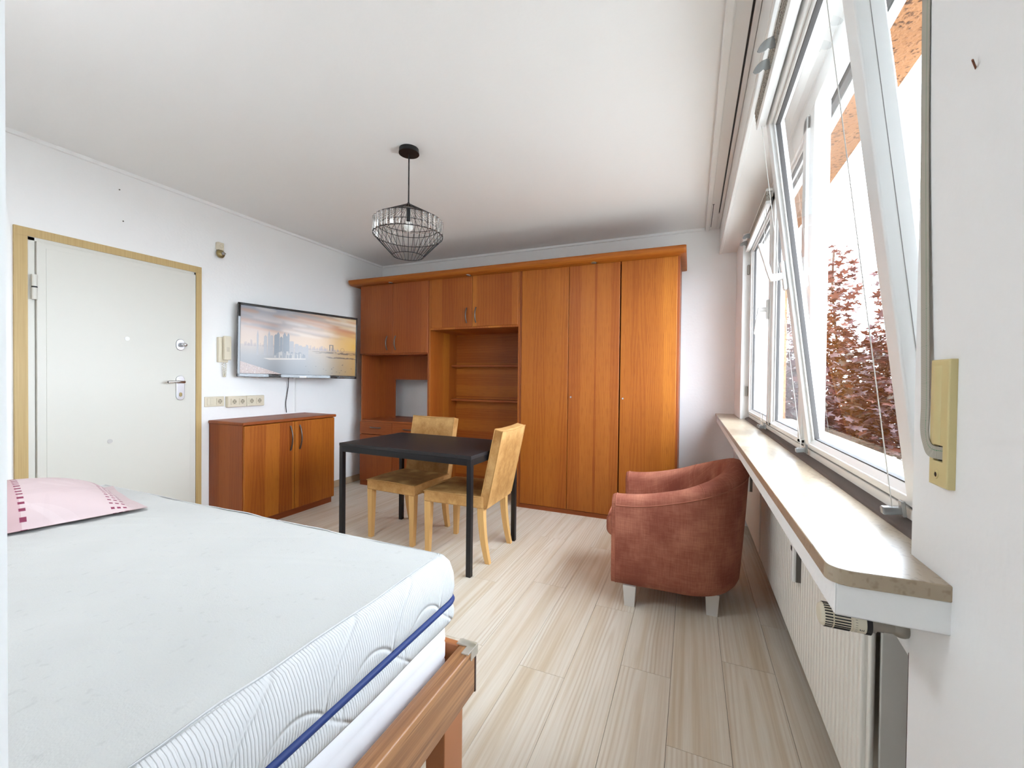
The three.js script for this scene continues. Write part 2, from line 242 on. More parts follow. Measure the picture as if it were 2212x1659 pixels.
mesh('brown_strip', (() => { const s = new THREE.Shape(); s.moveTo(0, 0); s.lineTo(0.03, 0); s.lineTo(0.03, 0.021); s.bezierCurveTo(0.022, 0.021, 0.004, 0.014, 0, 0.004); const g = new THREE.ExtrudeGeometry(s, { depth: ZN - ZF, bevelEnabled: false, curveSegments: 8 }); g.translate(3.957, 0.9145, ZF); return g; })(), M.brownStrip, win);  // brown-grey strip along the foot of the window frame
// a sash in its own plane: local x = outwards, y = up, z = along the wall
function sash(z0, z1, h, name) {
  const SB = 0.02, b = 0.015;   // lower rail is slimmer
  const g = mesh(name, [R(-0.012, 0.038, 0, SB, z0, z1, 0.004), R(-0.012, 0.038, h - ST, h, z0, z1, 0.005), R(-0.012, 0.038, 0, h, z0, z0 + ST, 0.005), R(-0.012, 0.038, 0, h, z1 - ST, z1, 0.005)], M.pvc, win);
  const slope = new THREE.Shape(); slope.moveTo(-0.009, SB - 0.001); slope.lineTo(0.016, SB - 0.001); slope.lineTo(0.016, SB + b); slope.lineTo(0.004, SB + b); slope.closePath();
  const low = new THREE.ExtrudeGeometry(slope, { depth: z1 - z0 - 2 * ST, bevelEnabled: false }); low.translate(0, 0, z0 + ST);
  mesh('glazing_bead', [low, R(0.0, 0.026, h - ST - b, h - ST, z0 + ST, z1 - ST, 0.004), R(0.0, 0.026, SB, h - ST, z0 + ST, z0 + ST + b, 0.004), R(0.0, 0.026, SB, h - ST, z1 - ST - b, z1 - ST, 0.004)], M.pvc, g);
  const q = 0.003, zi0 = z0 + ST + b, zi1 = z1 - ST - b, yi0 = SB + b, yi1 = h - ST - b;
  mesh('gasket', [B(0.006, 0.02, yi0, yi0 + q, zi0, zi1), B(0.006, 0.02, yi1 - q, yi1, zi0, zi1), B(0.006, 0.02, yi0, yi1, zi0, zi0 + q), B(0.006, 0.02, yi0, yi1, zi1 - q, zi1)], M.gasket, g);
  mesh('edge_groove', [B(0.012, 0.0132, 0.01, h - 0.01, z1 - 0.001, z1 + 0.0004), B(0.012, 0.0132, 0.01, h - 0.01, z0 - 0.0004, z0 + 0.001)], M.groove, g);
  const pg = new THREE.PlaneGeometry(zi1 - zi0, yi1 - yi0); pg.rotateY(-Math.PI / 2); pg.translate(0.014, (yi0 + yi1) / 2, (zi0 + zi1) / 2); mesh('pane', pg, M.glass, g);
  return g;
}
const sA = sash(0.485, 1.40, 1.285, 'sash'); sA.position.set(XF, 0.966, 0);
const sB = sash(1.44, 2.175, 1.285, 'sash'); sB.position.set(XF, 0.966, 0);
const TILT = 0.1195, sC = sash(2.235, 3.108, 1.284, 'tilted_sash'); sC.position.set(XF + 0.004, 0.966, 0); sC.rotation.z = TILT;
sC.userData.label = 'sash tilted inwards at the top';
// handles: backplate, neck, lever; local x negative = into the room
function winHandle(parent, y, z, up) {
  const s = up ? 1 : -1, lev = R(-0.008, 0.008, -0.004, 0.142, -0.0105, 0.0105, 0.006, 3); if (!up) lev.rotateZ(Math.PI); lev.rotateZ(up ? 0.16 : -0.12); lev.translate(-0.062, 0, 0);
  const m = mesh('handle', [R(-0.026, -0.012, -0.056, 0.056, -0.015, 0.015, 0.006), R(-0.068, -0.02, -0.013, 0.013, -0.0115, 0.0115, 0.006), lev], M.pvc, parent); m.position.set(0, y, z);
}
winHandle(sA, 0.655, 1.372, false); winHandle(sC, 0.655, 2.262, true);
mesh('hinge', [R(-0.03, -0.012, 0.13, 0.205, 0.466, 0.482, 0.004), R(-0.03, -0.012, 1.06, 1.135, 0.466, 0.482, 0.004)], M.dullMetal, sA);
mesh('hinge', [R(0.002, 0.03, 1.12, 1.19, 2.205, 2.235, 0.004)], M.pvc, sB);
const w2 = struct('added_window_2', 'white window added out of view in the passage for fill light');  // unseen window, added to let more light into the room
mesh('outer_frame', [R(3.99, 4.04, 0.95, 1.02, Z2A, Z2B, 0.004), R(3.99, 4.04, 2.13, 2.2, Z2A, Z2B, 0.004), R(3.99, 4.04, 0.95, 2.2, Z2A, Z2A + 0.07, 0.004), R(3.99, 4.04, 0.95, 2.2, Z2B - 0.07, Z2B, 0.004)], M.pvc, w2);
{ const pg = new THREE.PlaneGeometry(Z2B - Z2A - 0.14, 1.11); pg.rotateY(-Math.PI / 2); pg.translate(4.01, 1.575, (Z2A + Z2B) / 2); mesh('pane', pg, M.glass, w2); }
// pleated blinds pulled up on the sashes
function blind(label, z0, z1, yTop, parentPose, cords, fins) {
  const t = thing('pleated_blind', label, 'blind', 'pleated blinds gathered at the top of the sashes');
  t.position.copy(parentPose.position); t.rotation.z = parentPose.rotation.z;
  const fab = []; for (let k = 0; k < 7; k++) fab.push(R(-0.046 + (k % 2) * 0.0012, -0.02, yTop - 0.052 + k * 0.0075, yTop - 0.0443 + k * 0.0075, z0, z1, 0.0008, 1));
  mesh('pleated_fabric', guv(fab, 'z'), M.fabricBlind, t);
  mesh('bottom_rail', R(-0.047, -0.018, yTop - 0.071, yTop - 0.052, z0, z1, 0.003), M.pvc, t);
  mesh('head_rail', R(-0.045, -0.013, yTop, yTop + 0.016, z0, z1, 0.003), M.pvc, t);
  for (const z of fins) { const s = new THREE.Shape(); s.moveTo(0, 0.006); s.bezierCurveTo(-0.02, 0.01, -0.04, 0.0, -0.05, -0.022); s.bezierCurveTo(-0.045, -0.034, -0.03, -0.03, -0.02, -0.022); s.lineTo(-0.016, -0.028); s.lineTo(0, -0.028); const g = new THREE.ExtrudeGeometry(s, { depth: 0.003, bevelEnabled: false, curveSegments: 8 }); g.translate(-0.044, yTop - 0.018, z); mesh('grip_fin', g, M.clear, t); }
  for (const [z, yb] of cords) { mesh('cord', rod([-0.032, yb, z], [-0.032, yTop - 0.07, z], 0.0011), M.cord, t); mesh('cord_clip', [R(-0.05, -0.018, yb - 0.016, yb, z - 0.009, z + 0.009, 0.003), R(-0.02, -0.013, yb - 0.02, yb + 0.012, z - 0.006, z + 0.012, 0.002)], M.clear, t); }
  return t;
}
blind('pleated grey blind gathered at the top of the tilted window sash', 2.24, 3.10, 1.315, sC, [[2.262, 0.0], [3.04, -0.005]], [2.56, 2.655]);
blind('pleated grey blind gathered above the casement with the lowered handle', 0.49, 1.44, 1.30, sA, [[1.36, -0.01], [1.30, -0.01]], [0.58, 0.75]);

// sill with plaster apron
const sill = thing('window_sill', 'beige stone window sill with a rounded corner', 'window sill');
{
  const s = new THREE.Shape(), x0 = 3.778, x1 = 3.962, za = ZB + 0.002, zb = 3.338, r = 0.03;
  s.moveTo(x0, za); s.lineTo(x0, zb - r); s.quadraticCurveTo(x0, zb - 0.004, x0 + r, zb); s.lineTo(XW - 0.0, zb - 0.004); s.lineTo(XW - 0.0, ZN + 0.0); s.lineTo(x1, ZN); s.lineTo(x1, ZF); s.lineTo(XW, ZF); s.lineTo(XW, za); s.closePath();
  const g = new THREE.ExtrudeGeometry(s, { depth: 0.021, bevelEnabled: true, bevelSize: 0.002, bevelThickness: 0.002, bevelSegments: 2, bevelOffset: -0.002 });
  g.rotateX(Math.PI / 2); g.translate(0, 0.9165, 0);
  const n = g.toNonIndexed ? (g.index ? g.toNonIndexed() : g) : g, P = n.attributes.position, N = n.attributes.normal, top = [], side = [];
  for (let i = 0; i < P.count; i += 3) { const ny = (N.getY(i) + N.getY(i + 1) + N.getY(i + 2)) / 3; (ny > 0.5 ? top : side).push(i, i + 1, i + 2); }
  const pick = (l) => { const q = new THREE.BufferGeometry(), a = new Float32Array(l.length * 3), b = new Float32Array(l.length * 3); l.forEach((i, k) => { a.set([P.getX(i), P.getY(i), P.getZ(i)], k * 3); b.set([N.getX(i), N.getY(i), N.getZ(i)], k * 3); }); q.setAttribute('position', new THREE.BufferAttribute(a, 3)); q.setAttribute('normal', new THREE.BufferAttribute(b, 3)); q.setAttribute('uv', new THREE.BufferAttribute(new Float32Array(l.length * 2), 2)); return guv(q, 'z'); };
  mesh('slab', merge([pick(top), pick(side)]), M.marble, sill);
}
mesh('apron', guv([R(3.788, XW + 0.02, 0.843, 0.8955, ZB, 3.332, 0.004), B(XW - 0.01, 3.985, 0.843, 0.894, 0.16, ZN)]), M.wall, struct('trim_4', 'white plaster apron under the window sill'));

// radiators
function radiator(label, z0, z1, ax, nearEnd) {
  const t = thing('panel_radiator', label, 'radiator', 'panel radiators under the window sill'), x = 3.985, y0 = 0.105, y1 = 0.79;
  mesh('front_panel', R(x, x + 0.012, y0, y1, z0, z1, 0.005), M.radiator, t);
  const P = 0.0333, n = Math.floor((z1 - z0 - 0.02) / P), w = 0.0255; const rg = R(-0.013, 0.004, y0 + 0.035, y1 - 0.035, -w / 2, w / 2, 0.0075, 3);
  for (let k = 0; k < n; k++) { const m = mesh('rib', rg, M.radiator, t); m.position.set(x, 0, z0 + 0.01 + (k + 0.5) * (z1 - z0 - 0.02) / n); }
  mesh('rear_panel', R(x + 0.082, x + 0.095, y0, y1, z0, z1, 0.005), M.radiator, t);
  for (const z of [z0 + 0.002, z1 - 0.012]) mesh('side_cover', R(x + 0.022, x + 0.078, y0, y1, z, z + 0.01, 0.003), M.radiatorSide, t);
  for (const z of [z0 + 0.2, z1 - 0.23]) mesh('bracket', R(x + 0.09, 4.0995, 0.2, 0.24, z, z + 0.03, 0.003), M.radiatorSide, t);
  const d = thing('heat_meter', ax[1], 'heat meter', 'heat cost meters on the radiators');
  mesh('body', R(3.944, 3.972, ax[2], ax[2] + 0.15, ax[0], ax[0] + 0.038, 0.006), M.whitePaint, d); mesh('back_plate', B(3.956, 3.972, ax[2] + 0.004, ax[2] + 0.146, ax[0] + 0.038, ax[0] + 0.044), mat({ color: 0x6d6a66, roughness: 0.5, metalness: 0.4 }), d);
  mesh('display', B(3.9432, 3.945, ax[2] + 0.118, ax[2] + 0.135, ax[0] + 0.008, ax[0] + 0.03), M.black, d);
  return t;
}
radiator('white ribbed panel radiator beside the wardrobe end of the niche', 0.20, 1.18, [0.80, 'white heat meter on the radiator behind the tub armchair', 0.445], false);
radiator('white ribbed panel radiator with the thermostat valve', 1.22, 2.862, [2.19, 'white heat meter on the radiator with the thermostat', 0.435], true);
// thermostat head, axis towards the room
{
  const t = thing('thermostat_valve', 'cream radiator thermostat with slots, numbers and a black collar', 'thermostat');
  const ax = (g, x) => { g.rotateZ(Math.PI / 2); g.translate(x, 0, 0); return g; };   // local +x towards the room
  const rr = 0.0205, prof = []; for (let i = 0; i <= 6; i++) { const a = i / 6 * Math.PI / 2; prof.push(new THREE.Vector2(rr * 0.62 + 0.38 * rr * Math.sin(a) - (i === 0 ? rr * 0.62 : 0), 0.074 - 0.009 + 0.009 * Math.cos(a))); } prof.push(new THREE.Vector2(rr, 0.026));
  const head = new THREE.LatheGeometry(prof, 40); head.rotateZ(-Math.PI / 2);
  mesh('head', head, M.cream, t);
  for (let k = 0; k < 26; k++) { const a = k / 26 * Math.PI * 2; const g = R(-0.012, 0.012, -0.0011, 0.0011, -0.001, 0.001, 0.0005, 1); const g2 = R(-0.006, 0.006, -0.0011, 0.0011, -0.001, 0.001, 0.0005, 1); g.translate(0.0415, 0, rr); g2.translate(0.0615, 0, rr * 0.985); const gg = merge([g, g2]); gg.rotateX(a); mesh('slot', gg, M.black, t); }
  const ring = canvasTex(1024, 128, (c, w, h) => { c.fillStyle = '#e2dac4'; c.fillRect(0, 0, w, h); c.fillStyle = '#222'; c.font = 'bold 62px sans-serif'; c.textAlign = 'center'; c.textBaseline = 'middle'; ['1', '2', '3', '4', '5', '*'].forEach((s, i) => { c.fillText(s, (i + 0.5) * w / 6, h * 0.36); for (let k = 0; k < 5; k++) c.fillRect((i + 0.1 + k * 0.2) * w / 6, h * 0.68, 4, 22); }); });
  const rg = new THREE.CylinderGeometry(rr * 1.03, rr * 1.03, 0.019, 48, 1, true); rg.rotateY(0.95); mesh('number_ring', ax(rg, 0.0165), mat({ map: ring, roughness: 0.4 }), t);
  mesh('collar', ax(cyl(rr * 1.05, rr * 1.05, 0.008, 40), 0.003), M.black, t);
  mesh('collar_nut', [ax(cyl(rr * 0.8, rr * 0.8, 0.008, 16), -0.005), ax(cyl(0.0135, 0.0135, 0.012, 14), -0.014)], M.dullMetal, t);
  mesh('valve_body', [ax(cyl(0.0115, 0.0125, 0.026, 20), -0.031), (() => { const g = new THREE.SphereGeometry(0.0165, 20, 14); g.translate(-0.046, 0, 0); return g; })()], M.dullMetal, t);
  mesh('pipe', [rod([-0.046, -0.006, 0.0], [-0.085, -0.075, 0.0], 0.0098, 16), rod([-0.085, -0.075, 0.0], [-0.09, -0.2, 0.0], 0.0098, 16)], M.whitePaint, t);
  mesh('connector', rod([-0.046, 0, 0], [-0.075, 0.0, 0.32], 0.009, 14), M.dullMetal, t);
  t.position.set(3.872, 0.782, 3.2); t.rotation.y = Math.PI; t.rotation.order = 'YXZ';
}
// belt winder of the roller shutter
{
  const t = thing('belt_winder', 'cream shutter belt winder with two screws on the window pier', 'belt winder');
  const s = new THREE.Shape(); s.moveTo(0, 0); s.lineTo(0.05, 0); s.lineTo(0.05, 0.19); s.lineTo(0, 0.19); s.closePath(); const h1 = new THREE.Path(); h1.moveTo(0.010, 0.037); h1.lineTo(0.036, 0.037); h1.lineTo(0.036, 0.061); h1.lineTo(0.010, 0.061); h1.closePath(); s.holes.push(h1);
  const g = new THREE.ExtrudeGeometry(s, { depth: 0.007, bevelEnabled: true, bevelSize: 0.0025, bevelThickness: 0.002, bevelSegments: 3, bevelOffset: -0.0025 }); g.rotateY(-Math.PI / 2); g.translate(-0.001, 0, 0);
  mesh('cover_plate', g, M.winder, t);
  const f = new THREE.CylinderGeometry(0.012, 0.012, 0.118, 24, 1, false, 0, Math.PI * 2); f.scale(0.5, 1, 1); f.translate(-0.0075, 0.122, 0.02); mesh('drum_bulge', f, M.winder, t);
  mesh('belt_slot', B(-0.003, 0.0, 0.037, 0.061, 0.010, 0.036), M.black, t);
  for (const y of [0.017, 0.173]) { const a = new THREE.TorusGeometry(0.005, 0.0016, 8, 20); a.rotateY(Math.PI / 2); a.translate(-0.010, y, 0.022); mesh('screw_ring', a, M.winder, t); const d = cyl(0.0036, 0.0036, 0.002, 16); d.rotateZ(Math.PI / 2); d.translate(-0.0098, y, 0.022); mesh('screw_hole', d, M.black, t); }
  t.position.set(XW, 1.057, 3.285);
  // the belt: a thin band falling from the casing and curling into the slot
  const pts = [[-0.003, 2.35, 3.222], [-0.003, 1.9, 3.224], [-0.004, 1.6, 3.234], [-0.006, 1.35, 3.252], [-0.009, 1.18, 3.268], [-0.012, 1.128, 3.277], [-0.011, 1.108, 3.292], [-0.002, 1.106, 3.312]].map(([x, y, z]) => V(XW + x, y, z));
  const c = new THREE.CatmullRomCurve3(pts), n = 80, pos = [], uv = [], idx = []; let len = 0, prev = null;
  for (let i = 0; i <= n; i++) { const p = c.getPoint(i / n), tg = c.getTangent(i / n), flat = clamp((1.15 - p.y) / 0.04); const side = V(0.12 * (1 - flat), 0, 1 - flat).add(V(0, flat, 0)).normalize(); side.addScaledVector(tg, -side.dot(tg)).normalize(); const nn = V().crossVectors(side, tg).multiplyScalar(0.0007); if (prev) len += p.distanceTo(prev); prev = p; for (const [k, e] of [[-1, -1], [1, -1], [1, 1], [-1, 1]]) { const q = p.clone().addScaledVector(side, k * 0.0095).addScaledVector(nn, e); pos.push(q.x, q.y, q.z); uv.push(k * 0.5 + 0.5, len / 0.06); } if (i < n) for (let k = 0; k < 4; k++) { const a = i * 4 + k, b = i * 4 + (k + 1) % 4; idx.push(a, b, a + 4, b, b + 4, a + 4); } }
  const bg = new THREE.BufferGeometry(); bg.setAttribute('position', new THREE.Float32BufferAttribute(pos, 3)); bg.setAttribute('uv', new THREE.Float32BufferAttribute(uv, 2)); bg.setIndex(idx); bg.computeVertexNormals();
  tag(mesh('shutter_belt', bg, M.strap), 'grey woven shutter belt with green stitching beside the window', 'shutter belt');
  tag(mesh('wall_nail', rod([XW + 0.004, 1.642, 3.352], [XW - 0.010, 1.648, 3.372], 0.0012), mat({ color: 0x7a4a36, roughness: 0.5, metalness: 0.5 })), 'bent rusty nail in the window pier', 'nail');
}

// ---------------------------------------------------------------- entrance door on the left wall
const door = struct('door_1', 'cream white entrance door in a tan casing');
mesh('casing', guv([B(0, 0.016, 0, 2.0095, 3.005, 3.059), B(0, 0.016, 0, 2.0095, 2.064, 2.104), B(0, 0.016, 2.010, 2.058, 2.064, 3.059)]), M.casing, door);
mesh('frame', [R(0, 0.010, 0, 2.010, 2.974, 3.005, 0.002), R(0, 0.010, 1.988, 2.011, 2.104, 3.005, 0.002), R(0, 0.010, 0, 2.01, 2.104, 2.116, 0.002)], M.doorWhite, door);
const leaf = mesh('leaf', [R(0.0, 0.026, 0.006, 1.988, 2.112, 2.972, 0.003)], M.doorWhite, door);
mesh('leaf_panel', R(0.024, 0.029, 0.03, 1.955, 2.153, 2.933, 0.0012), M.doorWhite, leaf);
mesh('hinge', [(() => { const g = cyl(0.012, 0.012, 0.068, 20); g.translate(0.034, 1.755, 2.984); return g; })(), (() => { const g = cyl(0.012, 0.012, 0.068, 20); g.translate(0.034, 1.678, 2.984); return g; })()], M.doorWhite, leaf);
mesh('hinge_ring', (() => { const g = cyl(0.0125, 0.0125, 0.008, 20); g.translate(0.034, 1.7165, 2.984); return g; })(), M.black, leaf);
const disc = (r, h, x, y, z, n = 28) => { const g = cyl(r, r, h, n); g.rotateZ(Math.PI / 2); g.translate(x, y, z); return g; };
mesh('peephole_cover', disc(0.014, 0.005, 0.031, 1.454, 2.545), M.whitePaint, leaf);
mesh('cover_disc', disc(0.014, 0.003, 0.030, 0.765, 2.637), mat({ color: 0xc4c1bd, roughness: 0.5 }), leaf);
const oval = (w, h, d) => { const s = new THREE.Shape(), r = w / 2; s.absarc(0, h / 2 - r, r, 0, Math.PI); s.absarc(0, -h / 2 + r, r, Math.PI, 2 * Math.PI); s.closePath(); const g = new THREE.ExtrudeGeometry(s, { depth: d, bevelEnabled: true, bevelSize: 0.003, bevelThickness: 0.003, bevelSegments: 3, curveSegments: 20 }); g.rotateY(Math.PI / 2); return g; };
{ const g = oval(0.05, 0.078, 0.006); g.translate(0.029, 1.437, 2.222); mesh('lock_plate', g, M.steel, leaf); const k = disc(0.014, 0.03, 0.05, 1.437, 2.217); const o = new THREE.SphereGeometry(0.016, 20, 14); o.scale(1.2, 1, 1); o.translate(0.07, 1.437, 2.213); mesh('lock_knob', [k, o], M.chrome, leaf);
  const p = oval(0.05, 0.178, 0.006); p.translate(0.029, 1.113, 2.223); mesh('handle_plate', p, M.steel, leaf); mesh('handle_neck', disc(0.011, 0.05, 0.058, 1.158, 2.223), M.chrome, leaf);
  const lv = tube([[0.08, 1.158, 2.218], [0.084, 1.160, 2.25], [0.082, 1.159, 2.29], [0.076, 1.157, 2.325]], 0.009, 24, 10); mesh('handle_lever', lv, M.chrome, leaf); const ky = oval(0.014, 0.026, 0.004); ky.translate(0.035, 1.063, 2.223); mesh('key_cylinder', ky, M.brass, leaf); }

// wall fittings
{
  const b = thing('door_bell', 'cream box bell with a brass gong above the intercom', 'bell');
  mesh('box', R(0, 0.034, 2.232, 2.294, 1.902, 1.952, 0.005), M.cream, b); { const r = new THREE.TorusGeometry(0.013, 0.0012, 6, 24); r.rotateY(Math.PI / 2); r.translate(0.0345, 2.265, 1.925); mesh('box_ring', r, mat({ color: 0xc9bda2, roughness: 0.5 }), b); }
  const g = new THREE.SphereGeometry(0.034, 28, 14, 0, Math.PI * 2, 0, Math.PI / 2); g.scale(1, 0.65, 1); g.rotateZ(-Math.PI / 2); g.translate(0.022, 2.203, 1.925); mesh('gong', g, M.brass, b); mesh('gong_screw', disc(0.011, 0.012, 0.046, 2.203, 1.922), M.steel, b); mesh('gong_arm', disc(0.006, 0.022, 0.011, 2.203, 1.925), M.steel, b); mesh('clapper', rod([0.02, 2.23, 1.905], [0.024, 2.212, 1.882], 0.003), M.dullMetal, b);
  const i = thing('intercom_phone', 'cream wall intercom handset with a coiled cord', 'intercom');
  mesh('base', R(0, 0.03, 1.318, 1.525, 1.864, 1.942, 0.006), M.cream, i); mesh('handset', [R(0.032, 0.062, 1.338, 1.535, 1.858, 1.915, 0.007), R(0.028, 0.05, 1.48, 1.53, 1.862, 1.912, 0.006), R(0.028, 0.05, 1.342, 1.39, 1.862, 1.912, 0.006)], M.cream, i);
  const grille = []; for (let a = 0; a < 4; a++) for (let c = 0; c < 4; c++) grille.push(B(0.0618, 0.0624, 1.408 + a * 0.009, 1.413 + a * 0.009, 1.876 + c * 0.006, 1.879 + c * 0.006)); mesh('speaker_grille', grille, mat({ color: 0xa89e8a, roughness: 0.7 }), i);
  const pts = []; for (let k = 0; k <= 300; k++) { const s = k / 300, loop = s * 2 - 1, cy = 1.20 + 0.115 * loop * loop, cz = 1.888 + 0.014 * loop, a = s * Math.PI * 2 * 22; pts.push(V(0.018 + 0.006 * Math.cos(a), cy, cz + 0.007 * Math.sin(a))); } mesh('coiled_cord', tube(pts, 0.0019, 500, 5), M.cream, i);
  // switch and sockets
  const socket = (parent, y, z, x) => { mesh('socket_insert', R(x - 0.004, x + 0.004, y - 0.027, y + 0.027, z - 0.027, z + 0.027, 0.003), M.cream, parent); const t = new THREE.TorusGeometry(0.0195, 0.0022, 8, 32); t.rotateY(Math.PI / 2); t.translate(x + 0.004, y, z); mesh('socket_rim', t, M.cream, parent); mesh('socket_well', disc(0.019, 0.002, x + 0.0042, y, z), mat({ color: 0xb9ad95, roughness: 0.6 }), parent); mesh('socket_holes', [disc(0.0025, 0.002, x + 0.005, y, z - 0.0095), disc(0.0025, 0.002, x + 0.005, y, z + 0.0095), B(x + 0.004, x + 0.007, y + 0.014, y + 0.018, z - 0.003, z + 0.003), B(x + 0.004, x + 0.007, y - 0.018, y - 0.014, z - 0.003, z + 0.003)], M.black, parent); };
  const f = thing('switch_socket_frame', 'cream double frame with a rocker switch and one socket', 'wall socket'); mesh('frame_plate', R(0, 0.010, 0.956, 1.038, 1.884, 2.036, 0.005), M.cream, f); mesh('rocker', R(0.008, 0.0145, 0.969, 1.025, 1.995 - 0.026, 1.995 + 0.026, 0.003), M.cream, f); mesh('rocker_gap', B(0.0143, 0.0149, 0.971, 1.023, 1.9945, 1.9955), mat({ color: 0xa89e8a, roughness: 0.7 }), f); socket(f, 0.997, 1.922, 0.012);
  const s4 = thing('socket_box', 'cream surface box with four sockets in a row', 'wall socket'); mesh('frame_plate', [R(0, 0.04, 0.945, 1.037, 1.713, 1.872, 0.006), R(0, 0.04, 0.945, 1.037, 1.55, 1.711, 0.006)], M.cream, s4); for (const z of [1.823, 1.754, 1.672, 1.60]) socket(s4, 0.991, z, 0.041);
  tag(mesh('cable_duct', [R(0, 0.008, 0.86, 1.24, 1.190, 1.203, 0.002)], M.whitePaint), 'slim white cable duct on the wall under the television', 'cable duct');
  for (const [y, z, d] of [[2.458, 2.573, 'in the wall high above the entrance door'], [2.253, 2.553, 'in the wall just above the door casing']]) tag(mesh('wall_plug', disc(0.004, 0.006, 0.001, y, z, 10), mat({ color: 0x6d625a, roughness: 0.8 })), 'small dark screw plug ' + d, 'screw');
  tag(mesh('ceiling_hook', [rod([0.213, H + 0.002, 0.828], [0.213, H - 0.02, 0.828], 0.002), (() => { const g = new THREE.TorusGeometry(0.010, 0.002, 6, 18, 4.4); g.translate(0.213, H - 0.03, 0.828); return g; })()], M.whitePaint), 'small white screw hook in the ceiling by the television', 'hook');
}

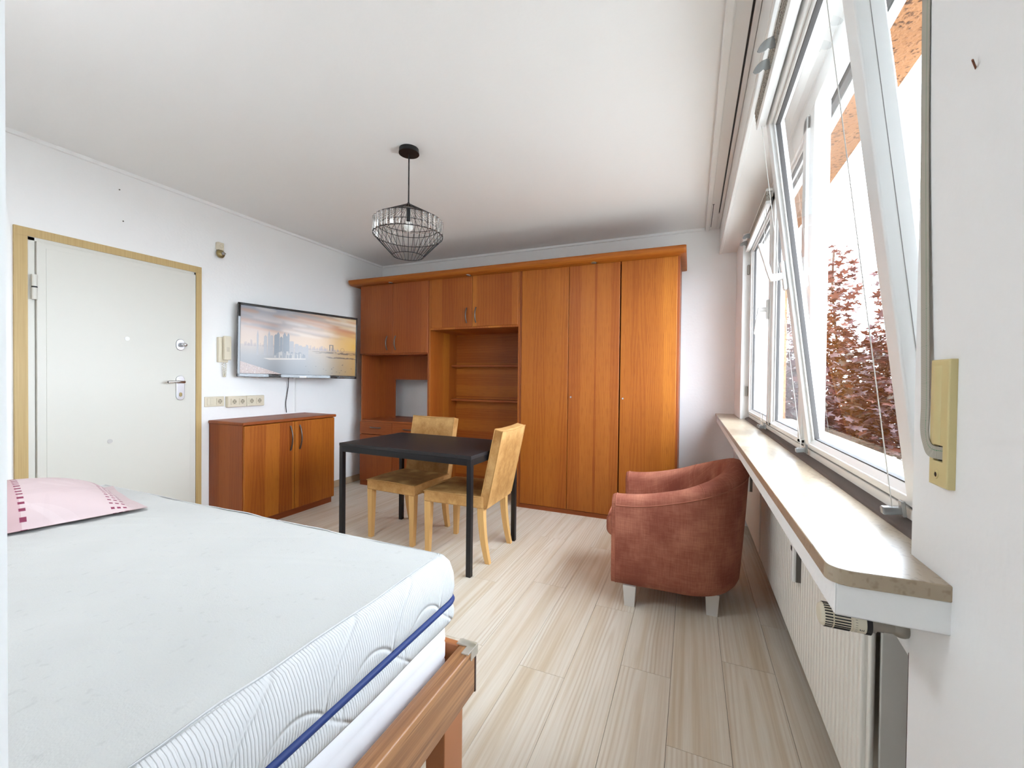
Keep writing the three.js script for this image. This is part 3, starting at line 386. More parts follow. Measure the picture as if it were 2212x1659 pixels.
// ---------------------------------------------------------------- television on a swivel arm
{
  const t = thing('television', 'wide flat television showing a hazy skyline over water at sunset', 'television');
  const L = V(0.06, 1.52, 1.812), Rr = V(0.386, 1.498, 0.793), W = L.distanceTo(Rr), Ht = 0.627;
  t.position.copy(L).add(Rr).multiplyScalar(0.5); t.position.y = 1.509; t.rotation.y = Math.atan2(L.z - Rr.z, Rr.x - L.x); t.rotation.order = 'YXZ'; t.rotation.z = -0.012;
  const film = tex(256, 64, (u, v) => fbm(u * 14, v * 3, 5, 3), { srgb: false });
  const bez = phys({ color: 0x0c0c0e, roughness: 0.08, clearcoat: 1, clearcoatRoughness: 0.03, bumpMap: film, bumpScale: 0.012 });
  const b = 0.021, fb = 0.03;
  mesh('bezel', [R(-W / 2, W / 2, Ht / 2 - b, Ht / 2, -0.006, 0.014, 0.003), R(-W / 2, W / 2, -Ht / 2, -Ht / 2 + fb, -0.006, 0.014, 0.003), R(-W / 2, -W / 2 + b, -Ht / 2, Ht / 2, -0.006, 0.014, 0.003), R(W / 2 - b * 0.6, W / 2, -Ht / 2, Ht / 2, -0.006, 0.014, 0.003)], bez, t);
  mesh('back_shell', [R(-W / 2 + 0.004, W / 2 - 0.004, -Ht / 2 + 0.004, Ht / 2 - 0.004, -0.03, 0.004, 0.006), R(-0.35, 0.35, -0.25, 0.05, -0.06, -0.02, 0.015)], M.black, t);
  mesh('logo_tab', R(-0.03, 0.03, -Ht / 2 + 0.004, -Ht / 2 + 0.013, 0.012, 0.0152, 0.001), M.steel, t);
  const pic = canvasTex(1280, 720, (c, w, h) => {
    const r = rng(3); let g = c.createLinearGradient(0, 0, 0, h * 0.56); g.addColorStop(0, '#8f93a0'); g.addColorStop(0.3, '#b7aaa8'); g.addColorStop(0.7, '#d7bba8'); g.addColorStop(1, '#dcc0a6'); c.fillStyle = g; c.fillRect(0, 0, w, h);
    g = c.createRadialGradient(w * 0.98, h * 0.5, 10, w * 0.98, h * 0.5, w * 0.75); g.addColorStop(0, 'rgba(240,190,90,.95)'); g.addColorStop(0.45, 'rgba(240,190,120,.5)'); g.addColorStop(1, 'rgba(240,200,150,0)'); c.fillStyle = g; c.fillRect(0, 0, w, h * 0.58);
    c.filter = 'blur(9px)'; for (let i = 0; i < 70; i++) { const x = r() * w * 1.1 - 60, y = r() * h * 0.36, L2 = 60 + r() * 240; c.fillStyle = ['rgba(110,108,124,.35)', 'rgba(206,128,84,.42)', 'rgba(236,222,210,.5)', 'rgba(150,120,112,.3)'][i % 4]; c.beginPath(); c.ellipse(x, y, L2, 6 + r() * 15, 0.09, 0, 7); c.fill(); } c.filter = 'none';
    g = c.createLinearGradient(0, h * 0.55, 0, h); g.addColorStop(0, '#c8b4a4'); g.addColorStop(0.4, '#9f9c9e'); g.addColorStop(1, '#757a82'); c.fillStyle = g; c.fillRect(0, h * 0.565, w, h * 0.45);
    g = c.createLinearGradient(w * 0.5, 0, w, 0); g.addColorStop(0, 'rgba(220,170,90,0)'); g.addColorStop(1, 'rgba(220,165,80,.75)'); c.fillStyle = g; c.fillRect(0, h * 0.565, w, h * 0.45);
    for (let i = 0; i < 150; i++) { const x = w * (0.02 + 0.8 * r()), hh = 12 + 60 * r() * r(); c.fillStyle = 'rgba(168,150,150,.55)'; c.fillRect(x, h * 0.58 - hh, 6 + r() * 12, hh + 8); }
    const tw = (x, ww, hh, col, tip) => { c.fillStyle = col; const y = h * 0.72; c.beginPath(); c.moveTo(x, y); c.lineTo(x, y - hh); c.lineTo(x + ww / 2, y - hh - tip); c.lineTo(x + ww, y - hh); c.lineTo(x + ww, y); c.fill(); c.fillStyle = 'rgba(255,255,255,.16)'; for (let q = 8; q < hh; q += 9) c.fillRect(x + 2, y - q, ww - 4, 2); };
    for (const [x, ww, hh, tip] of [[0.12, 14, 215, 60], [0.175, 22, 205, 20], [0.205, 18, 230, 50], [0.225, 20, 220, 10], [0.255, 26, 225, 20], [0.275, 22, 245, 26], [0.30, 22, 205, 20], [0.325, 26, 235, 40], [0.345, 20, 220, 14], [0.36, 18, 245, 24], [0.38, 34, 175, 4], [0.425, 30, 150, 3], [0.46, 26, 135, 3], [0.49, 30, 120, 3], [0.52, 22, 140, 12]]) tw(w * x, ww * 1.35, hh, x > 0.24 && x < 0.37 ? '#6d7480' : '#a3a0a4', tip);
    for (let i = 0; i < 90; i++) { const x = w * (0.25 + 0.26 * r()), hh = 18 + 60 * r(); c.fillStyle = ['#8c8d94', '#b9b4b0', '#777b85'][i % 3]; c.fillRect(x, h * 0.745 - hh, 10 + 14 * r(), hh); }
    c.fillStyle = '#6f604f'; c.fillRect(w * 0.735, h * 0.485, 13, 70); c.fillRect(w * 0.765, h * 0.485, 13, 70); c.fillRect(w * 0.735, h * 0.48, 50, 10); c.strokeStyle = '#8a6c48'; c.lineWidth = 3; c.beginPath(); c.arc(w * 0.865, h * 0.56, 24, 0, 7); c.stroke();
    c.fillStyle = 'rgba(110,88,64,.75)'; for (let i = 0; i < 60; i++) { c.beginPath(); c.ellipse(w * (0.6 + 0.4 * r()), h * (0.60 + 0.035 * r()), 40 * r() + 8, 3, 0, 0, 7); c.fill(); } for (let i = 0; i < 40; i++) { c.beginPath(); c.ellipse(w * (0.72 + 0.28 * r()), h * (0.69 + 0.015 * r()), 30 * r() + 8, 5, 0, 0, 7); c.fill(); }
    c.fillStyle = '#d8cfc6'; c.beginPath(); c.moveTo(w * 0.17, h * 0.76); c.lineTo(w * 0.52, h * 0.735); c.lineTo(w * 0.52, h * 0.75); c.lineTo(w * 0.22, h * 0.785); c.fill();
    c.fillStyle = '#c9aea4'; c.beginPath(); c.moveTo(0, h * 0.82); c.lineTo(w * 0.32, h); c.lineTo(0, h); c.fill(); for (let i = 0; i < 300; i++) { const x = r() * w * 0.3, y = h * (0.84 + 0.16 * r()); if (y > h * 0.82 + x * 0.32) { c.fillStyle = ['#e6d8d0', '#a58a86', '#bfa8b0'][i % 3]; c.fillRect(x, y, 7, 5); } }
    c.fillStyle = 'rgba(70,64,60,.8)'; for (let i = 0; i < 16; i++) { c.beginPath(); c.ellipse(w * (0.5 + 0.48 * r()), h * (0.8 + 0.17 * r()), 8, 3, 0, 0, 7); c.fill(); }
  });
  const sg = new THREE.PlaneGeometry(W - b * 1.6, Ht - b - fb); sg.translate(-b * 0.2 + b * 0.4, (fb - b) / 2, 0.0065);
  mesh('screen', sg, phys({ color: 0x050505, roughness: 0.16, specularIntensity: 0.8, emissive: 0xffffff, emissiveMap: pic, emissiveIntensity: 0.72 / 3.1 }), t);
  mesh('swivel_arm', [R(-0.1, 0.1, -0.1, 0.1, -0.07, -0.055, 0.004), (() => { const g = R(-0.02, 0.02, -0.03, 0.03, -0.20, -0.06, 0.004); g.rotateY(0.1); return g; })()], M.blackMetal, t);
  tag(mesh('power_cable', tube([[0.03, 1.20, 1.30], [0.02, 1.12, 1.292], [0.012, 1.03, 1.30], [0.012, 0.95, 1.312], [0.025, 0.862, 1.315]], 0.0035, 40, 8), M.black), 'thin black cable hanging from the television to the sideboard', 'cable');
}

// ---------------------------------------------------------------- cherry furniture
const bowHandle = (vertical, L, d) => { const p = []; for (let i = 0; i <= 10; i++) { const s = i / 10 * 2 - 1, o = d * (1 - s * s) + 0.002; p.push(vertical ? V(0, s * L / 2, o) : V(s * L / 2, 0, o)); } const g = tube(p, 0.0062, 30, 8); return g; };
const handleMat = mat({ color: 0x6b625c, metalness: 0.85, roughness: 0.35 });
{
  const t = thing('sideboard', 'low cherry sideboard with two doors under the television', 'sideboard'), z0 = 1.108, z1 = 2.0, X = 0.405;
  mesh('carcass', guv([R(0.004, X, 0.055, 0.824, z0, z0 + 0.018, 0.002), R(0.004, X, 0.055, 0.824, z1 - 0.018, z1, 0.002), B(0.004, X, 0.055, 0.075, z0, z1), B(0.004, 0.012, 0.06, 0.82, z0, z1), B(0.01, X - 0.02, 0.42, 0.436, z0 + 0.018, z1 - 0.018)]), M.cherryDark, t);
  mesh('worktop', guv(R(0.002, 0.428, 0.824, 0.849, z0 - 0.017, z1 + 0.008, 0.008, 3), 'z'), M.cherryDark, t);
  mesh('plinth', guv(B(0.004, 0.388, 0, 0.055, z0 + 0.004, z1 - 0.004), 'z'), M.cherryDark, t);
  for (const [a, b, hz] of [[1.113, 1.548, 1.502], [1.552, 1.995, 1.594]]) { const d = mesh('door', guv(R(X + 0.001, X + 0.021, 0.062, 0.82, a, b, 0.005, 3), 'y', a), M.cherry, t); const hg = bowHandle(true, 0.21, 0.026); hg.rotateY(Math.PI / 2); hg.translate(X + 0.021, 0.68, hz); mesh('handle', hg, handleMat, d); }
}
const ZC = 0.495, BK = ZB + 0.004;
const doorPanel = (parent, x0, x1, y0, y1, m, off) => mesh('door', guv(R(x0 + 0.0015, x1 - 0.0015, y0, y1, ZC - 0.019, ZC, 0.0055, 3), 'y', off, off * 0.7), m, parent);
const vHandle = (d, x, y) => { const g = bowHandle(true, 0.15, 0.024); g.translate(x, y, ZC); mesh('handle', g, handleMat, d); };
{ // left unit
  const t = thing('wall_cabinet', 'cherry cabinet with upper doors, open niche and drawers beside the television', 'cabinet'), a = 0.158, b = 1.070;
  mesh('carcass', guv([R(a, a + 0.016, 0.05, 2.222, BK, ZC - 0.02, 0.002), R(b - 0.016, b, 0.0, 2.222, BK, ZC - 0.006, 0.002), B(a, b, 2.204, 2.222, BK, ZC - 0.02), B(a, b, 1.455, 1.472, BK, ZC - 0.02), B(a, b, 0.05, 0.066, BK, ZC - 0.02), B(a, b, 1.472, 2.21, BK, BK + 0.006)]), M.cherryDark, t);
  mesh('worktop', guv(R(a + 0.016, b - 0.016, 0.715, 0.735, BK, ZC, 0.003), 'x'), M.cherryDark, t);
  mesh('niche_back', guv([B(a + 0.016, 0.405, 0.735, 1.456, 0.182, 0.192), B(0.405, b - 0.016, 1.185, 1.456, 0.182, 0.192)]), M.cherryDark, t).userData.label = 'back panel with a cut out corner';
  mesh('plinth', guv(B(a, b - 0.016, 0, 0.05, BK, ZC - 0.012), 'x'), M.cherryDark, t);
  const m = 0.6065; let d = doorPanel(t, a, m, 1.468, 2.219, M.cherryDark, 0.31); vHandle(d, 0.534, 1.58); d = doorPanel(t, m, 1.056, 1.468, 2.219, M.cherryDark, 0.77); vHandle(d, 0.648, 1.58);
  for (const [x0, x1] of [[a, m], [m, 1.056]]) { const dr = mesh('drawer', guv(R(x0 + 0.0015, x1 - 0.0015, 0.578, 0.714, ZC - 0.019, ZC, 0.0055, 3), 'x', x0), M.cherryDark, t); const hg = bowHandle(false, 0.15, 0.02); hg.translate((x0 + x1) / 2, 0.655, ZC); mesh('handle', hg, handleMat, dr); d = doorPanel(t, x0, x1, 0.056, 0.572, M.cherryDark, x0 + 0.2); vHandle(d, x0 === a ? m - 0.06 : m + 0.06, 0.47); }
}
{ // middle unit
  const t = thing('shelf_cabinet', 'cherry cabinet with two small upper doors over a deep open niche', 'cabinet'), a = 1.072, b = 2.085;
  mesh('carcass', guv([R(a, a + 0.016, 0, 2.222, BK, ZC - 0.006, 0.002), R(b - 0.017, b, 0, 2.222, BK, ZC - 0.006, 0.002), B(a, b, 2.204, 2.222, BK, ZC - 0.02), R(a + 0.014, b - 0.014, 1.70, 1.72, BK, ZC - 0.003, 0.002)]), M.cherryB, t);
  mesh('niche_back', guv(B(a + 0.016, b - 0.016, 0.05, 1.70, BK, BK + 0.008), 'x'), M.cherryB, t);
  mesh('plinth', guv(B(a + 0.016, b - 0.017, 0, 0.05, BK, 0.06), 'x'), M.cherryB, t);
  mesh('shelf', guv(R(a + 0.017, b - 0.018, 1.335, 1.357, BK + 0.008, 0.075, 0.004), 'x'), M.cherryDark, t); mesh('shelf', guv(R(a + 0.017, b - 0.018, 0.955, 0.977, BK + 0.008, 0.075, 0.004), 'x', 0.3), M.cherryDark, t);
  mesh('cable_box', R(1.975, 2.045, 0.885, 0.945, 0.13, 0.19, 0.005), M.black, t).position.set(0.022, 0, 0.02);
  const m = 1.577; let d = doorPanel(t, 1.088, m, 1.72, 2.219, M.cherryB, 0.15); vHandle(d, 1.516, 1.832); d = doorPanel(t, m, 2.068, 1.72, 2.219, M.cherryB, 0.62); vHandle(d, 1.62, 1.832);
}
{ // wardrobe
  const t = thing('wardrobe', 'tall cherry wardrobe with three doors beside the tub armchair', 'wardrobe'), a = 2.087, b = 3.478;
  mesh('carcass', guv([R(a, a + 0.016, 0, 2.222, BK, ZC - 0.006, 0.002), R(b - 0.017, b, 0.0, 2.222, BK, ZC - 0.004, 0.002), B(a, b, 2.2, 2.222, BK, ZC - 0.02), B(a, b, 0.035, 0.052, BK, ZC - 0.02), B(a, b, 0.05, 2.2, BK, BK + 0.006)]), M.cherryDark, t);
  mesh('plinth', guv(B(a, b - 0.017, 0, 0.036, BK, ZC - 0.006), 'x'), M.cherryDark, t);
  for (let k = 0; k < 3; k++) {
    const x0 = 2.103 + k * 0.453, d = doorPanel(t, x0 + (k === 2 ? 0.003 : 0), x0 + 0.453 - (k === 1 ? 0.003 : 0), 0.04, 2.219, k === 1 ? M.cherryB : M.cherry, [0.03, 0.2, 0.52][k]);
    if (k) { const lx = x0 + 0.032, g = cyl(0.0075, 0.0075, 0.010, 18); g.rotateX(Math.PI / 2); g.translate(lx, 1.052, ZC + 0.004); mesh('lock_rosette', g, M.chrome, d); const q = cyl(0.004, 0.004, 0.02, 12); q.rotateX(Math.PI / 2); q.translate(lx + 0.002, 1.052, ZC + 0.015); mesh('key_stub', q, M.steel, d); }
  }
}
{ // cornice with three downlights
  const t = thing('cornice', 'cherry cornice board with small spotlights running over the whole wall unit', 'cornice'), a = 0.085, b = 3.502;
  const s = new THREE.Shape(); s.moveTo(BK, 2.2225); s.lineTo(0.53, 2.2225); s.bezierCurveTo(0.555, 2.2225, 0.575, 2.235, 0.582, 2.258); s.lineTo(0.582, 2.270); s.quadraticCurveTo(0.582, 2.275, 0.575, 2.275); s.lineTo(BK, 2.275); s.closePath();
  const g = new THREE.ExtrudeGeometry(s, { depth: b - a, bevelEnabled: true, bevelSize: 0.004, bevelThickness: 0.02, bevelSegments: 3, curveSegments: 8 }); g.rotateY(-Math.PI / 2); g.translate(b, 0, 0); mesh('board', guv(toCreasedNormals(g, 0.7), 'x'), M.cherry, t);
  for (const [x, z] of [[0.603, 0.525], [1.551, 0.522], [2.786, 0.525]]) { const r = cyl(0.03, 0.03, 0.006, 28); r.translate(x, 2.2215, z); const l = mesh('spotlight_ring', r, x > 2 ? M.brass : M.chrome, t); const c = cyl(0.019, 0.019, 0.004, 24); c.translate(x, 2.2185, z); mesh('spotlight_lens', c, M.clear, l); }
}

// ---------------------------------------------------------------- table and chairs
{
  const t = thing('dining_table', 'small black metal dining table with a matt top', 'table'), W = 1.0927, D = 0.673, Ht = 0.74;
  mesh('tabletop', R(-W / 2, W / 2, Ht - 0.022, Ht, -D / 2, D / 2, 0.003), M.tableTop, t);
  const q = 0.032; mesh('apron', [R(-W / 2 + 0.004, W / 2 - 0.004, Ht - 0.062, Ht - 0.022, -D / 2 + 0.003, -D / 2 + 0.025, 0.002), R(-W / 2 + 0.004, W / 2 - 0.004, Ht - 0.062, Ht - 0.022, D / 2 - 0.025, D / 2 - 0.003, 0.002), R(-W / 2 + 0.003, -W / 2 + 0.025, Ht - 0.062, Ht - 0.022, -D / 2, D / 2, 0.002), R(W / 2 - 0.025, W / 2 - 0.003, Ht - 0.062, Ht - 0.022, -D / 2, D / 2, 0.002)], M.blackMetal, t);
  for (const [sx, sz] of [[-1, -1], [1, -1], [-1, 1], [1, 1]]) { const x = sx * (W / 2 - q / 2 - 0.001), z = sz * (D / 2 - q / 2 - 0.001); mesh('leg', R(x - q / 2, x + q / 2, 0, Ht - 0.023, z - q / 2, z + q / 2, 0.003), M.blackMetal, t); }
  t.position.set(1.828, 0, 1.565); t.rotation.y = -0.035;
}
// chair faces local +z, origin on the floor under the seat centre
function chairGeo() {
  const w = 0.225, fz = 0.225, bz = -0.195;
  const seat = new RoundedBoxGeometry(2 * w, 0.078, fz - bz + 0.03, 6, 0.012); { const P = seat.attributes.position; for (let i = 0; i < P.count; i++) { const x = P.getX(i), y = P.getY(i), z = P.getZ(i); if (y > 0.02) P.setY(i, y + 0.014 * (1 - (x / w) ** 2) * clamp(1 - (z / 0.225) ** 2)); } seat.computeVertexNormals(); } seat.translate(0, 0.402, (fz + bz) / 2 - 0.015);
  const lean = 0.205, back = new RoundedBoxGeometry(0.425, 0.53, 0.058, 6, 0.010); { const P = back.attributes.position; for (let i = 0; i < P.count; i++) if (P.getY(i) > 0.2) P.setY(i, P.getY(i) - 0.010 * (1 - (P.getX(i) / 0.22) ** 2)); back.computeVertexNormals(); } back.translate(0, 0.265, -0.029); back.rotateX(-lean); back.translate(0, 0.368, bz + 0.005);
  const e = []; const bp = (x, y, z) => { const v = V(x, y, z); v.applyAxisAngle(V(1, 0, 0), -lean); return v.add(V(0, 0.368, bz + 0.005)); };
  for (const z of [-0.001, -0.057]) { e.push(tube([bp(-0.211, 0.02, z), bp(-0.211, 0.25, z), bp(-0.211, 0.527, z)], 0.0035, 20, 6), tube([bp(0.211, 0.02, z), bp(0.211, 0.25, z), bp(0.211, 0.527, z)], 0.0035, 20, 6), tube([bp(-0.211, 0.527, z), bp(0, 0.519, z), bp(0.211, 0.527, z)], 0.0035, 20, 6)); }
  const sy = 0.440; const se = [tube([[-w, sy - 0.003, bz], [-w, sy, 0], [-w, sy - 0.004, fz]], 0.0032, 16, 6), tube([[w, sy - 0.003, bz], [w, sy, 0], [w, sy - 0.004, fz]], 0.0032, 16, 6), tube([[-w, sy - 0.004, fz], [0, sy + 0.004, fz], [w, sy - 0.004, fz]], 0.0032, 16, 6)];
  const taper = (x, z, dx, dz) => { const g = new THREE.BoxGeometry(1, 0.365, 1, 1, 6, 1), P = g.attributes.position; for (let i = 0; i < P.count; i++) { const k = (P.getY(i) + 0.1825) / 0.365, s = lerp(0.031, 0.046, k), c = (1 - k) * (1 - k); P.setXYZ(i, P.getX(i) * s + x + dx * c, P.getY(i) + 0.1825, P.getZ(i) * s + z + dz * c); } g.computeVertexNormals(); return guv(toCreasedNormals(g, 0.5), 'y', x * 3, z * 3); };
  return { seat: guv(seat, 'z'), back: guv(back, 'y'), bpipe: merge(e), spipe: merge(se), legs: [[-0.198, 0.198, 0, 0.004], [0.198, 0.198, 0, 0.004], [-0.188, -0.20, 0, -0.05], [0.188, -0.20, 0, -0.05]].map((a) => taper(...a)) };
}
const CG = chairGeo();
function chair(label, x, z, turn) {
  const t = thing('dining_chair', label, 'chair', 'tan chairs pushed under the table'); t.position.set(x, 0, z); t.rotation.y = turn;
  mesh('piping', CG.spipe, M.suedeSeam, mesh('seat', CG.seat, M.suede, t)); mesh('piping', CG.bpipe, M.suedeSeam, mesh('backrest', CG.back, M.suede, t));
  for (const g of CG.legs) mesh('leg', g, M.ash, t); return t;
}
chair('tan suede dining chair with its back towards the open shelf niche', 1.563, 1.452, -0.05);
chair('tan suede dining chair at the table end facing the sideboard', 2.115, 1.512, -Math.PI / 2 + 0.03);

// ---------------------------------------------------------------- tub armchair, faces local +z
{
  const t = thing('tub_armchair', 'rust brown chenille tub armchair on silver block legs under the window', 'armchair');
  const hw = 0.345, dep = 0.62, th = 0.105, ns = 72, nt = 30, rB = 0.285;  // outline half width, depth, wall thickness, back corner radius
  // outer outline from right front round the back to left front
  const path = []; const zf = dep / 2, zb = -dep / 2;
  { const seg = []; for (let i = 0; i <= 24; i++) seg.push([hw, lerp(zf, zb + rB, i / 24)]); for (let i = 1; i <= 24; i++) { const a = i / 24 * Math.PI / 2; seg.push([hw - rB + rB * Math.cos(a), zb + rB - rB * Math.sin(a)]); } const half = seg.slice(); half[half.length - 1][0] = hw - rB; for (let i = 1; i < 4; i++) seg.push([lerp(hw - rB, -(hw - rB), i / 4), zb]); for (let i = half.length - 1; i >= 0; i--) seg.push([-half[i][0], half[i][1]]); path.push(...seg); }
  const n = path.length, nrm = path.map((p, i) => { const a = path[Math.max(0, i - 1)], b = path[Math.min(n - 1, i + 1)], dx = b[0] - a[0], dz = b[1] - a[1], l = Math.hypot(dx, dz); return [-dz / l, dx / l]; });
  if (nrm[0][0] < 0) nrm.forEach((q) => { q[0] *= -1; q[1] *= -1; });
  let cum = [0]; for (let i = 1; i < n; i++) cum.push(cum[i - 1] + Math.hypot(path[i][0] - path[i - 1][0], path[i][1] - path[i - 1][1]));
  const tot = cum[n - 1], topY = (i) => { const k = Math.abs(cum[i] / tot * 2 - 1); return lerp(0.775, 0.592, Math.pow(sm(clamp(k * 1.02)), 0.9)) + 0.0; };
  const y0 = 0.112;
  function ringPts(i, grow = 0) {
    const T = topY(i), k = Math.abs(cum[i] / tot * 2 - 1), flare = 0.045 * (1 - sm(clamp(k * 1.3))), out = [], th2 = th + 0.02 * (1 - k), r = 0.052;
    const o = (y) => { const s = clamp((y - y0) / (T - y0)); return flare * s * s + 0.012 * Math.sin(s * Math.PI) - 0.03 * Math.pow(1 - clamp((y - y0) / 0.06), 2); };
    const add = (d, y) => out.push([path[i][0] + nrm[i][0] * (d + grow), y, path[i][1] + nrm[i][1] * (d + grow)]);
    for (let j = 0; j <= 14; j++) { const y = lerp(y0, T - r, Math.pow(j / 14, 1.6)); add(o(y), y); }
    for (let j = 1; j <= 8; j++) { const a = j / 8 * Math.PI, dm = o(T - r) - th2 / 2; add(dm + th2 / 2 * Math.cos(a) * (1 + 0.06 * Math.sin(a)), T - r + r * Math.sin(a)); }
    const ib = 0.30; for (let j = 1; j <= 6; j++) { const y = lerp(T - r, ib, j / 6); add(o(T - r) * (1 - j / 6) - th2 + 0.008 * Math.sin(j / 6 * Math.PI), y); }
    return out;
  }
  const pos = [], uv = [], idx = []; let m = 0;
  for (let i = 0; i < n; i++) { const p = ringPts(i); m = p.length; let L = 0; p.forEach((q, j) => { if (j) L += Math.hypot(q[0] - p[j - 1][0], q[1] - p[j - 1][1], q[2] - p[j - 1][2]); pos.push(...q); uv.push(cum[i], L); }); if (i) for (let j = 0; j < m - 1; j++) { const a = (i - 1) * m + j, b = i * m + j; idx.push(a, b, a + 1, b, b + 1, a + 1); } }
  const sg = new THREE.BufferGeometry(); sg.setAttribute('position', new THREE.Float32BufferAttribute(pos, 3)); sg.setAttribute('uv', new THREE.Float32BufferAttribute(uv, 2)); sg.setIndex(idx); sg.computeVertexNormals();
  const shell = mesh('tub_shell', sg, M.rust, t);
  // rounded front faces of the arms
  for (const i of [0, n - 1]) {
    const p = ringPts(i), c = p.reduce((a, q) => [a[0] + q[0] / p.length, a[1] + q[1] / p.length], [0, 0]); const lay = [0, 0.35, 0.7, 0.95, 1], P2 = [], I2 = [], U2 = []; const loop = [...p, [p[p.length - 1][0], y0, p[0][2]]];
    lay.forEach((s) => { const z = p[0][2] + 0.022 * Math.sin(s * Math.PI / 2), k = 1 - 0.34 * s * s; loop.forEach((q) => { const x = c[0] + (q[0] - c[0]) * k, y = clamp(q[1] - 0.012 * s * s, y0 + 0.004 * s, 2); P2.push(x, y, z); U2.push(x, y); }); }); const e = loop.length; P2.push(c[0], c[1], p[0][2] + 0.022); U2.push(c[0], c[1]);
    for (let l = 0; l < lay.length - 1; l++) for (let j = 0; j < e; j++) { const a = l * e + j, b = l * e + (j + 1) % e; I2.push(a, b, a + e, b, b + e, a + e); } const q0 = (lay.length - 1) * e; for (let j = 0; j < e; j++) I2.push(q0 + j, q0 + (j + 1) % e, lay.length * e);
    const g = new THREE.BufferGeometry(); g.setAttribute('position', new THREE.Float32BufferAttribute(P2, 3)); g.setAttribute('uv', new THREE.Float32BufferAttribute(U2, 2)); g.setIndex(I2); g.computeVertexNormals(); mesh('arm_front', g, M.rust, t);
  }
  // stitched seams: below the roll on the outside, across the roll at the back corners
  const outer = []; for (let i = 0; i < n; i += 2) { const p = ringPts(i, 0.001)[14]; outer.push(V(...p)); } mesh('seam', tube(outer, 0.0028, 160, 6), M.rustSeam, shell);
  for (const i of [29, n - 30]) { const p = ringPts(i, 0.0).slice(14).map((q) => V(...q)); mesh('seam', tube(p, 0.0022, 60, 6), M.rustSeam, shell); }
  for (const i of [0, n - 1]) mesh('seam', tube(ringPts(i, 0.0005).slice(0, 23).map((q) => V(...q)), 0.0026, 60, 6), M.rustSeam, shell);
  // seat
  const iw = hw - th; mesh('seat_base', guv(R(-iw - 0.02, iw + 0.02, y0, 0.33, zb + 0.17, zf - 0.006, 0.02, 4)), M.rust, t);
  const cu = new RoundedBoxGeometry(2 * iw - 0.004, 0.125, dep - 0.035, 8, 0.042); { const P = cu.attributes.position; for (let i = 0; i < P.count; i++) if (P.getY(i) > 0.03) P.setY(i, P.getY(i) + 0.02 * (1 - (P.getX(i) / iw) ** 2)); cu.computeVertexNormals(); } cu.translate(0, 0.385, 0.088); const cus = mesh('seat_cushion', guv(cu, 'z'), M.rust, t);
  mesh('piping', tube([[-iw + 0.03, 0.436, zf + 0.060], [0, 0.446, zf + 0.062], [iw - 0.03, 0.436, zf + 0.060]], 0.004, 20, 6), M.rustSeam, cus);
  for (const [x, z] of [[0.30, 0.235], [-0.30, 0.235], [0.225, -0.17], [-0.225, -0.17]]) { const g = new THREE.BoxGeometry(1, 0.113, 1), P = g.attributes.position; for (let i = 0; i < P.count; i++) { const s = P.getY(i) > 0 ? 0.066 : 0.052; P.setXYZ(i, P.getX(i) * s + x, P.getY(i) + 0.0565, P.getZ(i) * s + z); } g.computeVertexNormals(); mesh('leg', toCreasedNormals(g, 0.4), M.silverLeg, t); }
  t.position.set(3.515, 0, 1.512); t.rotation.y = -Math.PI / 2 + 0.02;
}

// ---------------------------------------------------------------- bed
{
  const f = thing('bed_frame', 'brown wooden bed frame with a clear plastic corner guard', 'bed'), x0 = 0.98, x1 = 3.0, z0 = 3.045, z1 = 3.955;
  mesh('foot_rail', guv(R(x1 - 0.046, x1, 0.285, 0.42, z0 + 0.006, z1, 0.005, 3), 'z'), M.bedWood, f);
  mesh('foot_rail_edge', B(x1 - 0.047, x1 + 0.0005, 0.284, 0.421, z0, z0 + 0.006), mat({ color: 0x4e3a36, roughness: 0.5 }), f);
  mesh('side_rail', guv(R(x0, x1 - 0.047, 0.285, 0.42, z0 + 0.002, z0 + 0.024, 0.004), 'x'), M.bedPlain, f); mesh('side_rail', guv(R(x0, x1 - 0.047, 0.285, 0.42, z1 - 0.022, z1, 0.004), 'x'), M.bedPlain, f);
  mesh('slat_deck', B(x0, x1 - 0.047, 0.30, 0.33, z0 + 0.024, z1 - 0.022), M.bedPlain, f);
  for (const [x, z] of [[2.90, z0 + 0.01], [2.90, z1 - 0.11], [x0 + 0.02, z0 + 0.01], [x0 + 0.02, z1 - 0.11]]) { const l = mesh('leg', R(x, x + 0.062, 0.03, 0.286, z, z + 0.1, 0.003), M.bedPlain, f); mesh('foot_pad', R(x + 0.01, x + 0.052, 0.0, 0.031, z + 0.03, z + 0.09, 0.003), M.black, l); }
  mesh('corner_guard', [R(x1 - 0.055, x1 + 0.004, 0.4205, 0.4255, z0 - 0.003, z0 + 0.022, 0.002), R(x1 - 0.02, x1 + 0.004, 0.4205, 0.4255, z0, z0 + 0.055, 0.002), R(x1 + 0.0006, x1 + 0.005, 0.395, 0.4255, z0 - 0.002, z0 + 0.038, 0.002), R(x1 - 0.05, x1 + 0.004, 0.395, 0.4255, z0 - 0.005, z0 - 0.0006, 0.002)], phys({ color: 0xf2eee4, roughness: 0.2, transmission: 0.7, thickness: 0 }), f).userData.label = 'clear plastic corner guard';
}
